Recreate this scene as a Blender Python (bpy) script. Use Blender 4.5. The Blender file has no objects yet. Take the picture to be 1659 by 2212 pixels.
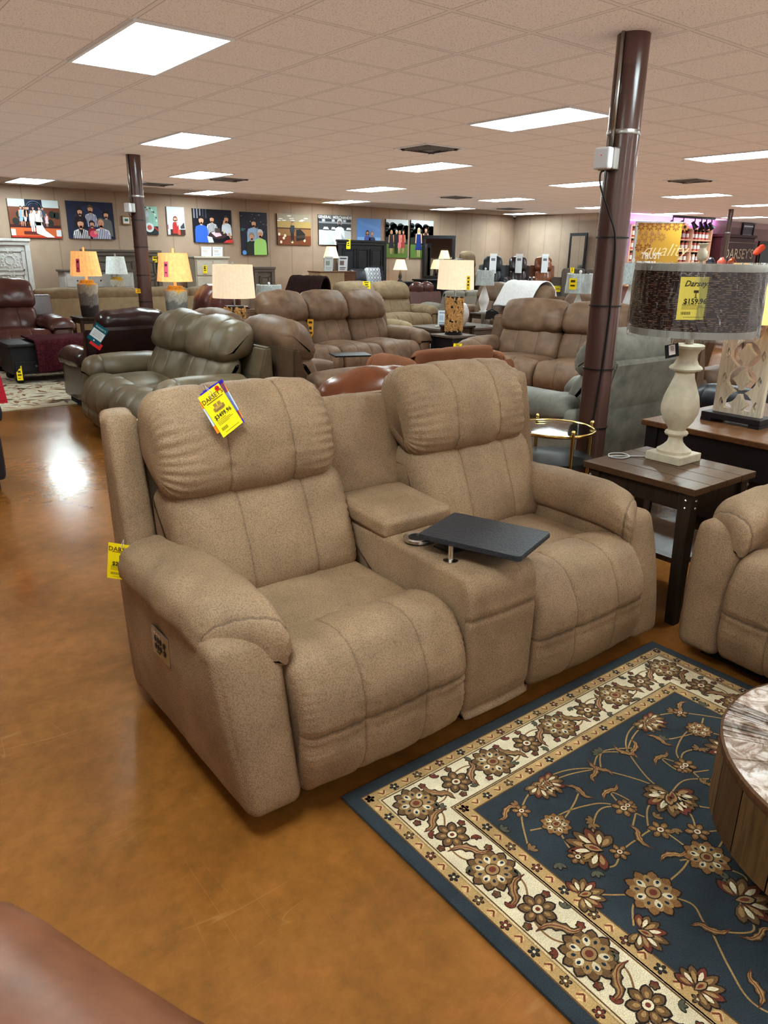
import bpy, bmesh, math, random
from math import sin, cos, pi, radians, sqrt, hypot, exp, atan2
from mathutils import Vector, Matrix, noise
random.seed(7)
SC = bpy.context.scene
COL = SC.collection
V = Vector

# ---------------------------------------------------------------- camera maths (metres; camera above the origin)
F, CX, CY, CAMH = 1600.7, 829.5, 1106.0, 1.6
PITCH, YAW, ROLL = radians(19.076), radians(-37.948), radians(.861)
CEIL = CAMH + 1.198
_FW = V((-sin(YAW)*cos(PITCH), cos(YAW)*cos(PITCH), -sin(PITCH)))
_RT = V((cos(YAW), sin(YAW), 0)); _UP = _RT.cross(_FW)
_R2 = _RT*cos(ROLL) + _UP*sin(ROLL); _U2 = -_RT*sin(ROLL) + _UP*cos(ROLL)
def ray(px, py): return _FW + _R2*((px-CX)/F) - _U2*((py-CY)/F)
def AZ(px, py, z):
    d = ray(px, py); t = (z-CAMH)/d.z; return V((d.x*t, d.y*t, z))
def AY(px, py, y):
    d = ray(px, py); t = y/d.y; return V((d.x*t, y, CAMH+d.z*t))
def AX(px, py, x):
    d = ray(px, py); t = x/d.x; return V((x, d.y*t, CAMH+d.z*t))
def AR(px, py, r):
    d = ray(px, py); t = r/(-sin(YAW)*d.x+cos(YAW)*d.y); return V((d.x*t, d.y*t, CAMH+d.z*t))

def lin(c): return c/12.92 if c <= .04045 else ((c+.055)/1.055)**2.4
def rgb(r, g, b): return (lin(r/255), lin(g/255), lin(b/255), 1)

# ---------------------------------------------------------------- materials
def newmat(name):
    m = bpy.data.materials.new(name); m.use_nodes = True
    nt = m.node_tree; p = nt.nodes['Principled BSDF']
    return m, nt, p
def nd(nt, t, **k):
    n = nt.nodes.new(t)
    for a, b in k.items():
        if a in n.inputs: n.inputs[a].default_value = b
        else: setattr(n, a, b)
    return n
def ramp(nt, stops):
    n = nt.nodes.new('ShaderNodeValToRGB'); e = n.color_ramp.elements
    while len(e) < len(stops): e.new(.5)
    for x, (p, c) in zip(e, stops): x.position = p; x.color = c
    return n
def math_(nt, op, a, b=None):
    n = nt.nodes.new('ShaderNodeMath'); n.operation = op
    for i, v in enumerate((a, b)):
        if v is None: continue
        if isinstance(v, (int, float)): n.inputs[i].default_value = v
        else: nt.links.new(v, n.inputs[i])
    return n.outputs[0]
def mixc(nt, fac, a, b, mode='MIX'):
    n = nt.nodes.new('ShaderNodeMix'); n.data_type = 'RGBA'; n.blend_type = mode
    for i, v in ((0, fac), (6, a), (7, b)):
        if isinstance(v, (int, float)): n.inputs[i].default_value = v
        elif isinstance(v, tuple): n.inputs[i].default_value = v
        else: nt.links.new(v, n.inputs[i])
    return n.outputs[2]
def vcol(nt):
    return nd(nt, 'ShaderNodeAttribute', attribute_name='Col').outputs['Color']
def sc(c, k): return (min(1, c[0]*k), min(1, c[1]*k), min(1, c[2]*k), 1)

def fabric(name, c, rough=.55, var=.25, scale=6, grain=0, bump=.15, spec=.35, grain_dark=.55, warm=0):
    """upholstery: mottled colour, optional pebble grain, seam shading from the mesh attribute"""
    m, nt, p = newmat(name); L = nt.links.new
    tc = nd(nt, 'ShaderNodeTexCoord')
    n1 = nd(nt, 'ShaderNodeTexNoise', Scale=scale, Detail=4.0, Roughness=.6); L(tc.outputs['Object'], n1.inputs['Vector'])
    r = ramp(nt, [(.3, sc(c, 1-var)), (.7, sc(c, 1+var))]); L(n1.outputs[0], r.inputs[0])
    col = r.outputs[0]
    hgt = n1.outputs[0]
    if grain:
        v = nd(nt, 'ShaderNodeTexVoronoi', Scale=float(grain)); L(tc.outputs['Object'], v.inputs['Vector'])
        rr = ramp(nt, [(.30, (1, 1, 1, 1)), (.75, (grain_dark,)*3+(1,))]); L(v.outputs['Distance'], rr.inputs[0])
        col = mixc(nt, 1.0, col, rr.outputs[0], 'MULTIPLY')
        hgt = math_(nt, 'SUBTRACT', hgt, math_(nt, 'MULTIPLY', v.outputs['Distance'], .5))
    col = mixc(nt, 1.0, col, vcol(nt), 'MULTIPLY')
    L(col, p.inputs['Base Color'])
    p.inputs['Roughness'].default_value = rough
    p.inputs['Specular IOR Level'].default_value = spec
    b = nd(nt, 'ShaderNodeBump', Strength=bump, Distance=.01); L(hgt, b.inputs['Height']); L(b.outputs[0], p.inputs['Normal'])
    return m
def plain(name, c, rough=.5, metal=0, spec=.5, emit=0, noise_amt=.0, scale=8):
    m, nt, p = newmat(name); L = nt.links.new
    col = mixc(nt, 1.0, c, vcol(nt), 'MULTIPLY')
    if noise_amt:
        tc = nd(nt, 'ShaderNodeTexCoord'); n1 = nd(nt, 'ShaderNodeTexNoise', Scale=float(scale), Detail=5.0)
        L(tc.outputs['Object'], n1.inputs['Vector'])
        r = ramp(nt, [(.3, (1-noise_amt,)*3+(1,)), (.7, (1, 1, 1, 1))]); L(n1.outputs[0], r.inputs[0])
        col = mixc(nt, 1.0, col, r.outputs[0], 'MULTIPLY')
    L(col, p.inputs['Base Color'])
    p.inputs['Roughness'].default_value = rough; p.inputs['Metallic'].default_value = metal
    p.inputs['Specular IOR Level'].default_value = spec
    if emit:
        L(col, p.inputs['Emission Color']); p.inputs['Emission Strength'].default_value = emit
    return m
def wood(name, c, dark=.5, scale=4, axis=0, rough=.45, spec=.4, stretch=12):
    m, nt, p = newmat(name); L = nt.links.new
    tc = nd(nt, 'ShaderNodeTexCoord'); mp = nd(nt, 'ShaderNodeMapping'); L(tc.outputs['Object'], mp.inputs[0])
    s = [stretch, stretch, stretch]; s[axis] = 1.0; mp.inputs['Scale'].default_value = s
    n1 = nd(nt, 'ShaderNodeTexNoise', Scale=float(scale), Detail=8.0, Roughness=.65, Distortion=.6); L(mp.outputs[0], n1.inputs['Vector'])
    r = ramp(nt, [(.28, sc(c, dark)), (.5, c), (.75, sc(c, 1.25))]); L(n1.outputs[0], r.inputs[0])
    L(mixc(nt, 1.0, r.outputs[0], vcol(nt), 'MULTIPLY'), p.inputs['Base Color'])
    p.inputs['Roughness'].default_value = rough; p.inputs['Specular IOR Level'].default_value = spec
    b = nd(nt, 'ShaderNodeBump', Strength=.25, Distance=.004); L(n1.outputs[0], b.inputs['Height']); L(b.outputs[0], p.inputs['Normal'])
    return m
def paint(name, rough=.45, emit=0, spec=.4):
    return plain(name, (1, 1, 1, 1), rough, 0, spec, emit)

M = {}
M['hero'] = fabric('tan_pebbled_faux_leather', rgb(160, 132, 105), .62, .2, 4.5, grain=230, bump=.2, spec=.25, grain_dark=.68)
M['tan'] = fabric('tan_faux_suede', rgb(160, 127, 98), .6, .16, 6, grain=150, bump=.2, spec=.25, grain_dark=.7)
M['olive'] = fabric('olive_brown_leather', rgb(108, 94, 74), .42, .3, 4, bump=.1, spec=.45)
M['brown'] = fabric('warm_brown_faux_suede', rgb(119, 94, 75), .52, .28, 7, bump=.12, spec=.3)
M['brown2'] = fabric('mid_brown_faux_suede', rgb(113, 90, 72), .5, .24, 6, bump=.12, spec=.3)
M['frame_suede'] = fabric('dark_brown_faux_suede', rgb(92, 74, 58), .7, .2, 9, bump=.1, spec=.2)
M['taupe'] = fabric('taupe_fabric', rgb(135, 115, 92), .7, .18, 8, bump=.1, spec=.2)
M['beige'] = fabric('beige_fabric', rgb(150, 132, 106), .75, .12, 8, bump=.1, spec=.2)
M['maroon'] = fabric('maroon_leather', rgb(88, 52, 46), .3, .25, 5, bump=.1, spec=.5)
M['darkleather'] = fabric('dark_brown_leather', rgb(58, 38, 36), .24, .2, 5, bump=.1, spec=.55)
M['black'] = fabric('black_leather', rgb(46, 46, 52), .4, .2, 6, bump=.1, spec=.45)
M['espresso'] = fabric('espresso_leather', rgb(52, 38, 40), .32, .2, 6, bump=.1, spec=.5)
M['cognac'] = fabric('cognac_leather', rgb(122, 72, 46), .27, .2, 4, bump=.08, spec=.5)
M['brownleather'] = fabric('worn_brown_leather', rgb(124, 80, 58), .36, .22, 9, bump=.1, spec=.45)
M['terracotta'] = fabric('terracotta_velvet', rgb(140, 94, 68), .8, .12, 6, bump=.05, spec=.2)
M['grey'] = fabric('grey_faux_suede', rgb(130, 127, 118), .6, .32, 6, bump=.1, spec=.3)
M['greyfab'] = fabric('grey_woven_fabric', rgb(140, 134, 124), .85, .1, 30, bump=.1, spec=.2)
M['greydark'] = fabric('charcoal_brown_fabric', rgb(92, 82, 76), .75, .15, 9, bump=.1, spec=.2)
M['throw'] = fabric('burgundy_plush', rgb(74, 30, 38), .9, .55, 42, bump=.9, spec=.15)
M['fur'] = fabric('dark_brown_fur', rgb(48, 32, 30), .95, .4, 50, bump=.8, spec=.1)
M['whitethrow'] = fabric('white_plush', rgb(226, 224, 224), .9, .1, 24, bump=.5, spec=.1)
M['darkfab'] = plain('black_underside', rgb(30, 28, 28), .9)
M['steel'] = plain('galvanised_steel', rgb(190, 190, 186), .32, 1, noise_amt=.15)
M['chrome'] = plain('brushed_chrome', rgb(215, 213, 208), .22, 1)
M['brass'] = plain('polished_brass', rgb(222, 196, 130), .18, 1)
M['blackplastic'] = plain('black_plastic', rgb(24, 24, 26), .4)
M['whiteplastic'] = plain('white_plastic', rgb(222, 222, 226), .4)
M['darkwood'] = wood('dark_walnut_planks', rgb(88, 64, 46), .55, 3, 0, .3, .5)
M['darkwood_leg'] = wood('dark_walnut_frame', rgb(62, 48, 38), .5, 4, 2, .5)
M['brownwood'] = wood('reddish_brown_wood', rgb(108, 74, 50), .6, 3, 0, .35)
M['greywood'] = wood('grey_brown_wood', rgb(104, 92, 84), .6, 4, 0, .5)
M['blackwood'] = plain('black_painted_wood', rgb(38, 36, 40), .45, noise_amt=.3)
M['whitewood'] = plain('white_washed_wood', rgb(206, 202, 198), .6, noise_amt=.18, scale=14)
M['creamwood'] = plain('cream_painted_wood', rgb(196, 184, 168), .6, noise_amt=.12, scale=12)
M['paleoak'] = wood('pale_oak', rgb(172, 148, 118), .75, 3, 2, .55)
M['paint'] = paint('printed_surface', .5)
M['tagpaper'] = paint('tag_paper', .45)
M['gloss_print'] = paint('gloss_print', .35)
M['cream_ceramic'] = plain('distressed_cream_paint', rgb(214, 203, 180), .5, noise_amt=.16, scale=30)
M['carved'] = wood('whitewashed_carved_wood', rgb(216, 202, 180), .72, 5, 2, .65)
M['stoneware'] = plain('grey_stoneware', (1, 1, 1, 1), .75, noise_amt=.35, scale=40)
M['cork'] = plain('cork_pieces', (1, 1, 1, 1), .8, noise_amt=.2, scale=60)
M['shade_lit'] = plain('lit_amber_shade', rgb(246, 186, 120), .7, emit=.62, noise_amt=.22, scale=18)
M['shade_pale'] = plain('lit_pale_yellow_shade', rgb(236, 196, 124), .7, emit=.5, noise_amt=.1, scale=30)
M['shade_cream'] = plain('lit_cream_shade', rgb(230, 208, 178), .7, emit=.55, noise_amt=.1, scale=30)
M['shade_glow'] = plain('glowing_shade', rgb(250, 222, 172), .7, emit=.9)
M['shade_white'] = plain('white_shade', rgb(216, 222, 218), .7, emit=.18, noise_amt=.25, scale=30)  # slight emission stands in for light passing through the unlit shades
M['mirror'] = plain('mirror_glass', rgb(225, 228, 230), .03, 1)
M['column'] = plain('brown_enamel_steel', rgb(92, 67, 61), .2, noise_amt=.12, scale=3, spec=.55)
M['cable'] = plain('black_cable', rgb(18, 18, 20), .5)
M['bluelight'] = plain('violet_led', rgb(130, 100, 255), .5, emit=4.0)
M['panel'] = plain('led_panel_diffuser', (.80, .97, 1.0, 1), .5, emit=21.0)
M['panel_frame'] = plain('panel_frame', rgb(206, 202, 200), .5)
M['vent'] = plain('dark_vent', rgb(86, 78, 74), .6)
M['jar'] = plain('red_candle_glass', (1, 1, 1, 1), .2, emit=0)
M['lip'] = plain('pale_pine', rgb(206, 166, 136), .6, emit=.12)  # faint emission put into the pine so the shelf boards look lit

def glass_mat(name, tint=(1, 1, 1, 1), alpha=.16, rough=.08, bump=0, scale=14, streak=False):
    m, nt, p = newmat(name); L = nt.links.new
    out = nt.nodes['Material Output']
    tr = nd(nt, 'ShaderNodeBsdfTransparent'); tr.inputs[0].default_value = tint
    gl = nd(nt, 'ShaderNodeBsdfGlossy', Roughness=rough); gl.inputs[0].default_value = (1, 1, 1, 1)
    fr = nd(nt, 'ShaderNodeFresnel', IOR=1.45)
    fac = math_(nt, 'ADD', math_(nt, 'MULTIPLY', fr.outputs[0], 1.0), alpha*.4)
    mx = nd(nt, 'ShaderNodeMixShader')
    if bump:
        tc = nd(nt, 'ShaderNodeTexCoord'); mp = nd(nt, 'ShaderNodeMapping'); mp.inputs['Scale'].default_value = (1, 1, .3)
        L(tc.outputs['Object'], mp.inputs[0])
        n1 = nd(nt, 'ShaderNodeTexNoise', Scale=float(scale), Detail=3.0, Distortion=1.8); L(mp.outputs[0], n1.inputs['Vector'])
        b = nd(nt, 'ShaderNodeBump', Strength=bump, Distance=.02); L(n1.outputs[0], b.inputs['Height'])
        L(b.outputs[0], gl.inputs['Normal']); L(b.outputs[0], fr.inputs['Normal'])
        if streak:
            df = nd(nt, 'ShaderNodeBsdfDiffuse'); df.inputs[0].default_value = (.85, .88, .9, 1)
            rr = ramp(nt, [(.4965, (0, 0, 0, 1)), (.5, (1, 1, 1, 1)), (.5035, (0, 0, 0, 1))]); L(n1.outputs[0], rr.inputs[0])  # white diffuse lines painted in as highlights on the wrinkled film
            m2 = nd(nt, 'ShaderNodeMixShader'); L(math_(nt, 'MULTIPLY', rr.outputs[0], .5), m2.inputs[0]); L(tr.outputs[0], m2.inputs[1]); L(df.outputs[0], m2.inputs[2])
            L(fac, mx.inputs[0]); L(m2.outputs[0], mx.inputs[1]); L(gl.outputs[0], mx.inputs[2])
            L(mx.outputs[0], out.inputs[0]); return m
    L(fac, mx.inputs[0]); L(tr.outputs[0], mx.inputs[1]); L(gl.outputs[0], mx.inputs[2]); L(mx.outputs[0], out.inputs[0])
    return m
M['film'] = glass_mat('clear_plastic_wrap', (.93, .94, .95, 1), .04, .1, .6, 8, True)
M['glass'] = glass_mat('clear_glass', (.86, .92, .88, 1), .1, .03)
M['acrylic'] = glass_mat('clear_acrylic', (.92, .95, .96, 1), .2, .05)

# ---------------------------------------------------------------- mesh builder
WHITE = (1, 1, 1, 1)
class MB:
    def __init__(s): s.v = []; s.f = []; s.c = []
    def add(s, vs, fs, col=WHITE, mat=None):
        o = len(s.v)
        for p in vs:
            q = V(p)
            s.v.append(tuple(mat @ q) if mat is not None else tuple(q))
        if col and isinstance(col[0], (tuple, list)): s.c.extend(col)
        else: s.c.extend([col]*len(vs))
        s.f.extend([tuple(o+i for i in f) for f in fs]); return s
    def box(s, x0, x1, y0, y1, z0, z1, col=WHITE, bev=0, mat=None):
        if not bev:
            vs = [(x, y, z) for z in (z0, z1) for y in (y0, y1) for x in (x0, x1)]
            return s.add(vs, [(0, 2, 3, 1), (4, 5, 7, 6), (0, 1, 5, 4), (2, 6, 7, 3), (0, 4, 6, 2), (1, 3, 7, 5)], col, mat)
        bm = bmesh.new(); bmesh.ops.create_cube(bm, size=1)
        for v in bm.verts: v.co = V((x0+(v.co.x+.5)*(x1-x0), y0+(v.co.y+.5)*(y1-y0), z0+(v.co.z+.5)*(z1-z0)))
        bmesh.ops.bevel(bm, geom=bm.edges[:], offset=bev, segments=3, affect='EDGES', profile=.5)
        bm.verts.index_update()
        vs = [tuple(v.co) for v in bm.verts]; fs = [[v.index for v in f.verts] for f in bm.faces]; bm.free()
        return s.add(vs, fs, col, mat)
    def lathe(s, prof, n=24, c=(0, 0, 0), col=WHITE, mat=None, cap=True, colf=None):
        vs = []; fs = []; cs = []
        for r, z in prof:
            for k in range(n):
                a = 2*pi*k/n; vs.append((c[0]+r*cos(a), c[1]+r*sin(a), c[2]+z)); cs.append(colf(a, z) if colf else col)
        for i in range(len(prof)-1):
            for k in range(n):
                a, b = i*n+k, i*n+(k+1) % n; fs.append((a, b, b+n, a+n))
        if cap:
            if prof[0][0] > 1e-4: fs.append(tuple(range(n-1, -1, -1)))
            if prof[-1][0] > 1e-4: fs.append(tuple((len(prof)-1)*n+k for k in range(n)))
        return s.add(vs, fs, cs, mat)
    def tube(s, pts, r, n=8, col=WHITE, mat=None, cap=True):
        pts = [V(p) for p in pts]; vs = []; fs = []
        up = V((0, 0, 1)); prev = None
        for i, p in enumerate(pts):
            t = (pts[min(i+1, len(pts)-1)] - pts[max(i-1, 0)]).normalized()
            if prev is None:
                a = up if abs(t.z) < .9 else V((1, 0, 0)); a = (a - t*a.dot(t)).normalized()
            else: a = (prev - t*prev.dot(t)).normalized()
            prev = a; b = t.cross(a)
            rr = r[i] if isinstance(r, (list, tuple)) else r
            for k in range(n):
                g = 2*pi*k/n; vs.append(p + a*(rr*cos(g)) + b*(rr*sin(g)))
        for i in range(len(pts)-1):
            for k in range(n):
                a, b = i*n+k, i*n+(k+1) % n; fs.append((a, b, b+n, a+n))
        if cap: fs.append(tuple(range(n-1, -1, -1))); fs.append(tuple((len(pts)-1)*n+k for k in range(n)))
        return s.add(vs, fs, col, mat)
    def prism(s, poly, lo, hi, axis='x', col=WHITE, mat=None):
        n = len(poly); vs = []
        for t in (lo, hi):
            for a, b in poly:
                vs.append({'x': (t, a, b), 'y': (a, t, b), 'z': (a, b, t)}[axis])
        fs = [(i, (i+1) % n, n+(i+1) % n, n+i) for i in range(n)] + [tuple(range(n-1, -1, -1)), tuple(range(n, 2*n))]
        return s.add(vs, fs, col, mat)
    def poly(s, pts, col, mat=None): return s.add(pts, [tuple(range(len(pts)))], col, mat)
    def build(s, name, mat, parent=None, smooth=False, recalc=True, bevel=0):
        me = bpy.data.meshes.new(name); me.from_pydata(s.v, [], s.f)
        at = me.attributes.new('Col', 'FLOAT_COLOR', 'POINT')
        at.data.foreach_set('color', [x for c in s.c for x in c])
        if recalc:
            bm = bmesh.new(); bm.from_mesh(me); bmesh.ops.recalc_face_normals(bm, faces=bm.faces)
            if bevel:
                es = [e for e in bm.edges if len(e.link_faces) == 2 and e.calc_face_angle(0) > .6]
                bmesh.ops.bevel(bm, geom=es, offset=bevel, segments=2, affect='EDGES', clamp_overlap=True)
            bm.to_mesh(me); bm.free()
        if smooth: me.shade_smooth()
        if smooth == 'auto': me.set_sharp_from_angle(angle=radians(40))
        me.materials.append(mat)
        o = bpy.data.objects.new(name, me); COL.objects.link(o)
        if parent is not None: o.parent = parent
        return o

def thing(name, label, cat, loc=(0, 0, 0), rz=0, group=None):
    o = bpy.data.objects.new(name, None); COL.objects.link(o); o.empty_display_size = .1
    o.location = loc; o.rotation_euler = (0, 0, radians(rz)); o['label'] = label; o['category'] = cat
    if group: o['group'] = group
    return o
def tag(o, label, cat, group=None, kind=None):
    o['label'] = label; o['category'] = cat
    if group: o['group'] = group
    if kind: o['kind'] = kind
    return o
def struct(o, label=None):
    o['kind'] = 'structure'
    if label: o['label'] = label
    return o
def dup(root, loc, rz=None, label=None, group=None):
    r = root.copy(); COL.objects.link(r); r.location = loc
    if rz is not None: r.rotation_euler = (0, 0, radians(rz))
    if label: r['label'] = label
    if group: r['group'] = group
    for ch in list(root.children):
        c = ch.copy(); COL.objects.link(c); c.parent = r
        for g in list(ch.children):
            d = g.copy(); COL.objects.link(d); d.parent = c
    return r

# ---------------------------------------------------------------- soft shapes
def catmull(pts, n, closed=True):
    P = [tuple(p) for p in pts]; m = len(P); segs = m if closed else m-1; out = []
    L = []
    for i in range(segs):
        a, b = P[i], P[(i+1) % m]; L.append(hypot(a[0]-b[0], a[1]-b[1]))
    tot = sum(L); N = n if closed else n-1
    for k in range(n):
        d = tot*k/N; i = 0
        while i < segs-1 and d > L[i]: d -= L[i]; i += 1
        t = min(1, d/L[i] if L[i] else 0)
        p0, p1, p2, p3 = (P[(i-1) % m] if closed or i > 0 else P[0]), P[i], P[(i+1) % m], (P[(i+2) % m] if closed or i+2 < m else P[-1])
        out.append(tuple(.5*(2*b + (c-a)*t + (2*a-5*b+4*c-d_)*t*t + (3*b-a-3*c+d_)*t**3) for a, b, c, d_ in zip(p0, p1, p2, p3)))
    return out
def sweep(mb, prof, x0, x1, r=.04, nu=22, np_=34, crown=.02, seams=(), gather=0, noise_amp=.0, axis='x', fn=None, crease=(), gfreq=260, puck=0, seed=0, colk=.62, sdep=.0035):
    """closed profile (a,b,weight) swept along an axis with pillow-rounded ends, stitched seams and end gathers"""
    P = catmull(prof, np_); n = len(P)
    area = sum(P[i][0]*P[(i+1) % n][1]-P[(i+1) % n][0]*P[i][1] for i in range(n))
    sg = 1 if area > 0 else -1
    N = []; S = [0]
    for i in range(n):
        a, b = P[i-1], P[(i+1) % n]; tx, ty = b[0]-a[0], b[1]-a[1]; l = hypot(tx, ty) or 1
        N.append((ty/l*sg, -tx/l*sg))
        S.append(S[-1]+hypot(P[(i+1) % n][0]-P[i][0], P[(i+1) % n][1]-P[i][1]))
    hw = (x1-x0)/2; xm = (x0+x1)/2; vs = []; cs = []; fs = []
    us = []
    for k in range(nu+1):
        t = -1+2*k/nu; us.append(.45*t+.55*sin(t*pi/2))
    for s_ in seams:
        us += [s_-.014/hw, s_-.006/hw, s_, s_+.006/hw, s_+.014/hw]
    us = sorted(us)
    for u in us:
        e = (1-abs(u))*hw
        ins = r-sqrt(max(0, r*r-(r-e)**2)) if e < r else 0
        for j, (a, b, w) in enumerate(P):
            w = max(0, min(1, w)); d = -ins + crown*(1-u*u)*w; dark = 1.0
            for s_ in seams:
                g = exp(-(((u-s_)*hw)/.006)**2)*w
                g2 = exp(-(((u-s_)*hw)/.02)**2)*w
                d -= sdep*(g + g2)
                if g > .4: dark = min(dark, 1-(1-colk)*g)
                if puck: d += puck*g2*sin(S[j]*110+s_*9)*(1-g)
            for (s0, dep, wid) in crease:
                ds = abs(S[j]-s0*S[-1]); d -= dep*exp(-(ds/wid)**2); g = exp(-(ds/(wid*.35))**2)
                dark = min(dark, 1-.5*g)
                if puck: d += puck*1.2*exp(-(ds/(wid*3))**2)*sin(u*hw*95+s0*20)*(1-g)*w
            if gather and w > .05:
                ge = exp(-e/.07)
                d += gather*ge*w*sin(S[j]*gfreq+3*noise.noise((S[j]*9, u*2, seed)))*min(1, e/.012)
            x = xm+u*hw; pa, pb = a+N[j][0]*d, b+N[j][1]*d
            if noise_amp:
                q = noise.noise((x*7+seed, pa*7, pb*7))*noise_amp + noise.noise((x*19+seed, pa*19, pb*12))*noise_amp*.4
                pa += N[j][0]*q*(w+.3); pb += N[j][1]*q*(w+.3)
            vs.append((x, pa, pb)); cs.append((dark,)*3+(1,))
    m = len(us)
    for i in range(m-1):
        for j in range(n):
            k = (j+1) % n; fs.append((i*n+j, i*n+k, (i+1)*n+k, (i+1)*n+j))
    fs.append(tuple(range(n-1, -1, -1))); fs.append(tuple((m-1)*n+j for j in range(n)))
    if axis == 'y': vs = [(b_, a_, c_) for a_, b_, c_ in vs]       # profile (x,z) swept along y
    elif axis == 'z': vs = [(b_, c_, a_) for a_, b_, c_ in vs]
    if fn: vs = [fn(V(p)) for p in vs]
    return mb.add(vs, fs, cs)
def cushion(mb, c, size, r=.05, n=9, bulge=(.02, .02, .02), fn=None, noise_amp=0, seed=0, col=WHITE, mat=None):
    hx, hy, hz = size[0]/2, size[1]/2, size[2]/2; r = min(r, hx*.98, hy*.98, hz*.98)
    pos = [sin((-1+2*i/n)*pi/2)*.6+(-1+2*i/n)*.4 for i in range(n+1)]
    idx = {}; vs = []; fs = []
    def vert(a, b, c_):
        k = (round(a, 5), round(b, 5), round(c_, 5))
        if k in idx: return idx[k]
        p = V((a*hx, b*hy, c_*hz))
        q = V((max(-hx+r, min(hx-r, p.x)), max(-hy+r, min(hy-r, p.y)), max(-hz+r, min(hz-r, p.z))))
        d = p-q
        if d.length > 1e-9: p = q+d.normalized()*r
        p.x += bulge[0]*a*(1-b*b)*(1-c_*c_); p.y += bulge[1]*b*(1-a*a)*(1-c_*c_); p.z += bulge[2]*c_*(1-a*a)*(1-b*b)
        if noise_amp:
            q = V((p.x*8+seed, p.y*8, p.z*8)); p += V((a, b, c_)).normalized()*noise.noise(q)*noise_amp
        if fn: p = fn(p)
        idx[k] = len(vs); vs.append(p+V(c)); return idx[k]
    for ax in range(3):
        for sgn in (-1, 1):
            for i in range(n):
                for j in range(n):
                    q = []
                    for da, db in ((0, 0), (1, 0), (1, 1), (0, 1)):
                        t = [0, 0, 0]; t[ax] = sgn; t[(ax+1) % 3] = pos[i+da]; t[(ax+2) % 3] = pos[j+db]; q.append(vert(*t))
                    fs.append(tuple(q) if sgn > 0 else tuple(q[::-1]))
    return mb.add(vs, fs, col, mat)

# ---------------------------------------------------------------- text as flat polygons
_tc = {}
def text_geo(s, size=1.0, shear=0, off=0, align='CENTER', sx=1.0):
    k = (s, shear, off, align)
    if k not in _tc:
        cu = bpy.data.curves.new('text', 'FONT'); cu.body = s; cu.size = 1; cu.shear = shear; cu.offset = off; cu.align_x = align; cu.align_y = 'CENTER'; cu.resolution_u = 2
        o = bpy.data.objects.new('text', cu); COL.objects.link(o)
        bpy.context.view_layer.update()
        dg = bpy.context.evaluated_depsgraph_get(); me = bpy.data.meshes.new_from_object(o.evaluated_get(dg))
        _tc[k] = ([tuple(v.co) for v in me.vertices], [tuple(p.vertices) for p in me.polygons])
        bpy.data.objects.remove(o); bpy.data.curves.remove(cu); bpy.data.meshes.remove(me)
    vs, fs = _tc[k]
    return [(x*size*sx, y*size) for x, y, _ in vs], fs

class Art:
    """flat printed picture: layered polygons in a local x/y plane, z = layer height"""
    def __init__(s, eps=.0004): s.mb = MB(); s.eps = eps; s.clip = None
    def P(s, pts, col, l=1):
        if s.clip:
            for ax, lim, sg in ((0, 0, 1), (0, s.clip[0], -1), (1, 0, 1), (1, s.clip[1], -1)):
                out = []
                for i in range(len(pts)):
                    a, b = pts[i-1], pts[i]; da, db = (a[ax]-lim)*sg, (b[ax]-lim)*sg
                    if (da >= 0) != (db >= 0): t = da/(da-db); out.append((a[0]+(b[0]-a[0])*t, a[1]+(b[1]-a[1])*t))
                    if db >= 0: out.append(b)
                pts = out
                if len(pts) < 3: return s
        s.mb.poly([(x, y, l*s.eps) for x, y in pts], rgb(*col)); return s
    def R(s, x0, y0, x1, y1, col, l=1): return s.P([(x0, y0), (x1, y0), (x1, y1), (x0, y1)], col, l)
    def E(s, x, y, rx, ry, col, l=1, n=14, a=0):
        pts = []
        for k in range(n):
            t = 2*pi*k/n; u, v = rx*cos(t), ry*sin(t); pts.append((x+u*cos(a)-v*sin(a), y+u*sin(a)+v*cos(a)))
        return s.P(pts, col, l)
    def L(s, pts, w, col, l=1):
        for i in range(len(pts)-1):
            (x0, y0), (x1, y1) = pts[i], pts[i+1]; d = hypot(x1-x0, y1-y0) or 1; nx, ny = -(y1-y0)/d*w/2, (x1-x0)/d*w/2
            s.P([(x0-nx, y0-ny), (x1-nx, y1-ny), (x1+nx, y1+ny), (x0+nx, y0+ny)], col, l)
        return s
    def T(s, t, x, y, size, col, l=2, shear=0, off=0, align='CENTER', sx=1.0, rot=0):
        vs, fs = text_geo(t, size, shear, off, align, sx); ca, sa = cos(rot), sin(rot)
        s.mb.add([(x+a*ca-b*sa, y+a*sa+b*ca, l*s.eps) for a, b in vs], fs, rgb(*col)); return s
def frame_mat(o, right, up):
    right = V(right).normalized(); up = V(up); up = (up-right*up.dot(right)).normalized(); n = right.cross(up)
    return Matrix(((right.x, up.x, n.x, o[0]), (right.y, up.y, n.y, o[1]), (right.z, up.z, n.z, o[2]), (0, 0, 0, 1)))
def place_art(o, org, right, up=(0, 0, 1)):
    o.matrix_world = frame_mat(org, right, up); return o

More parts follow.
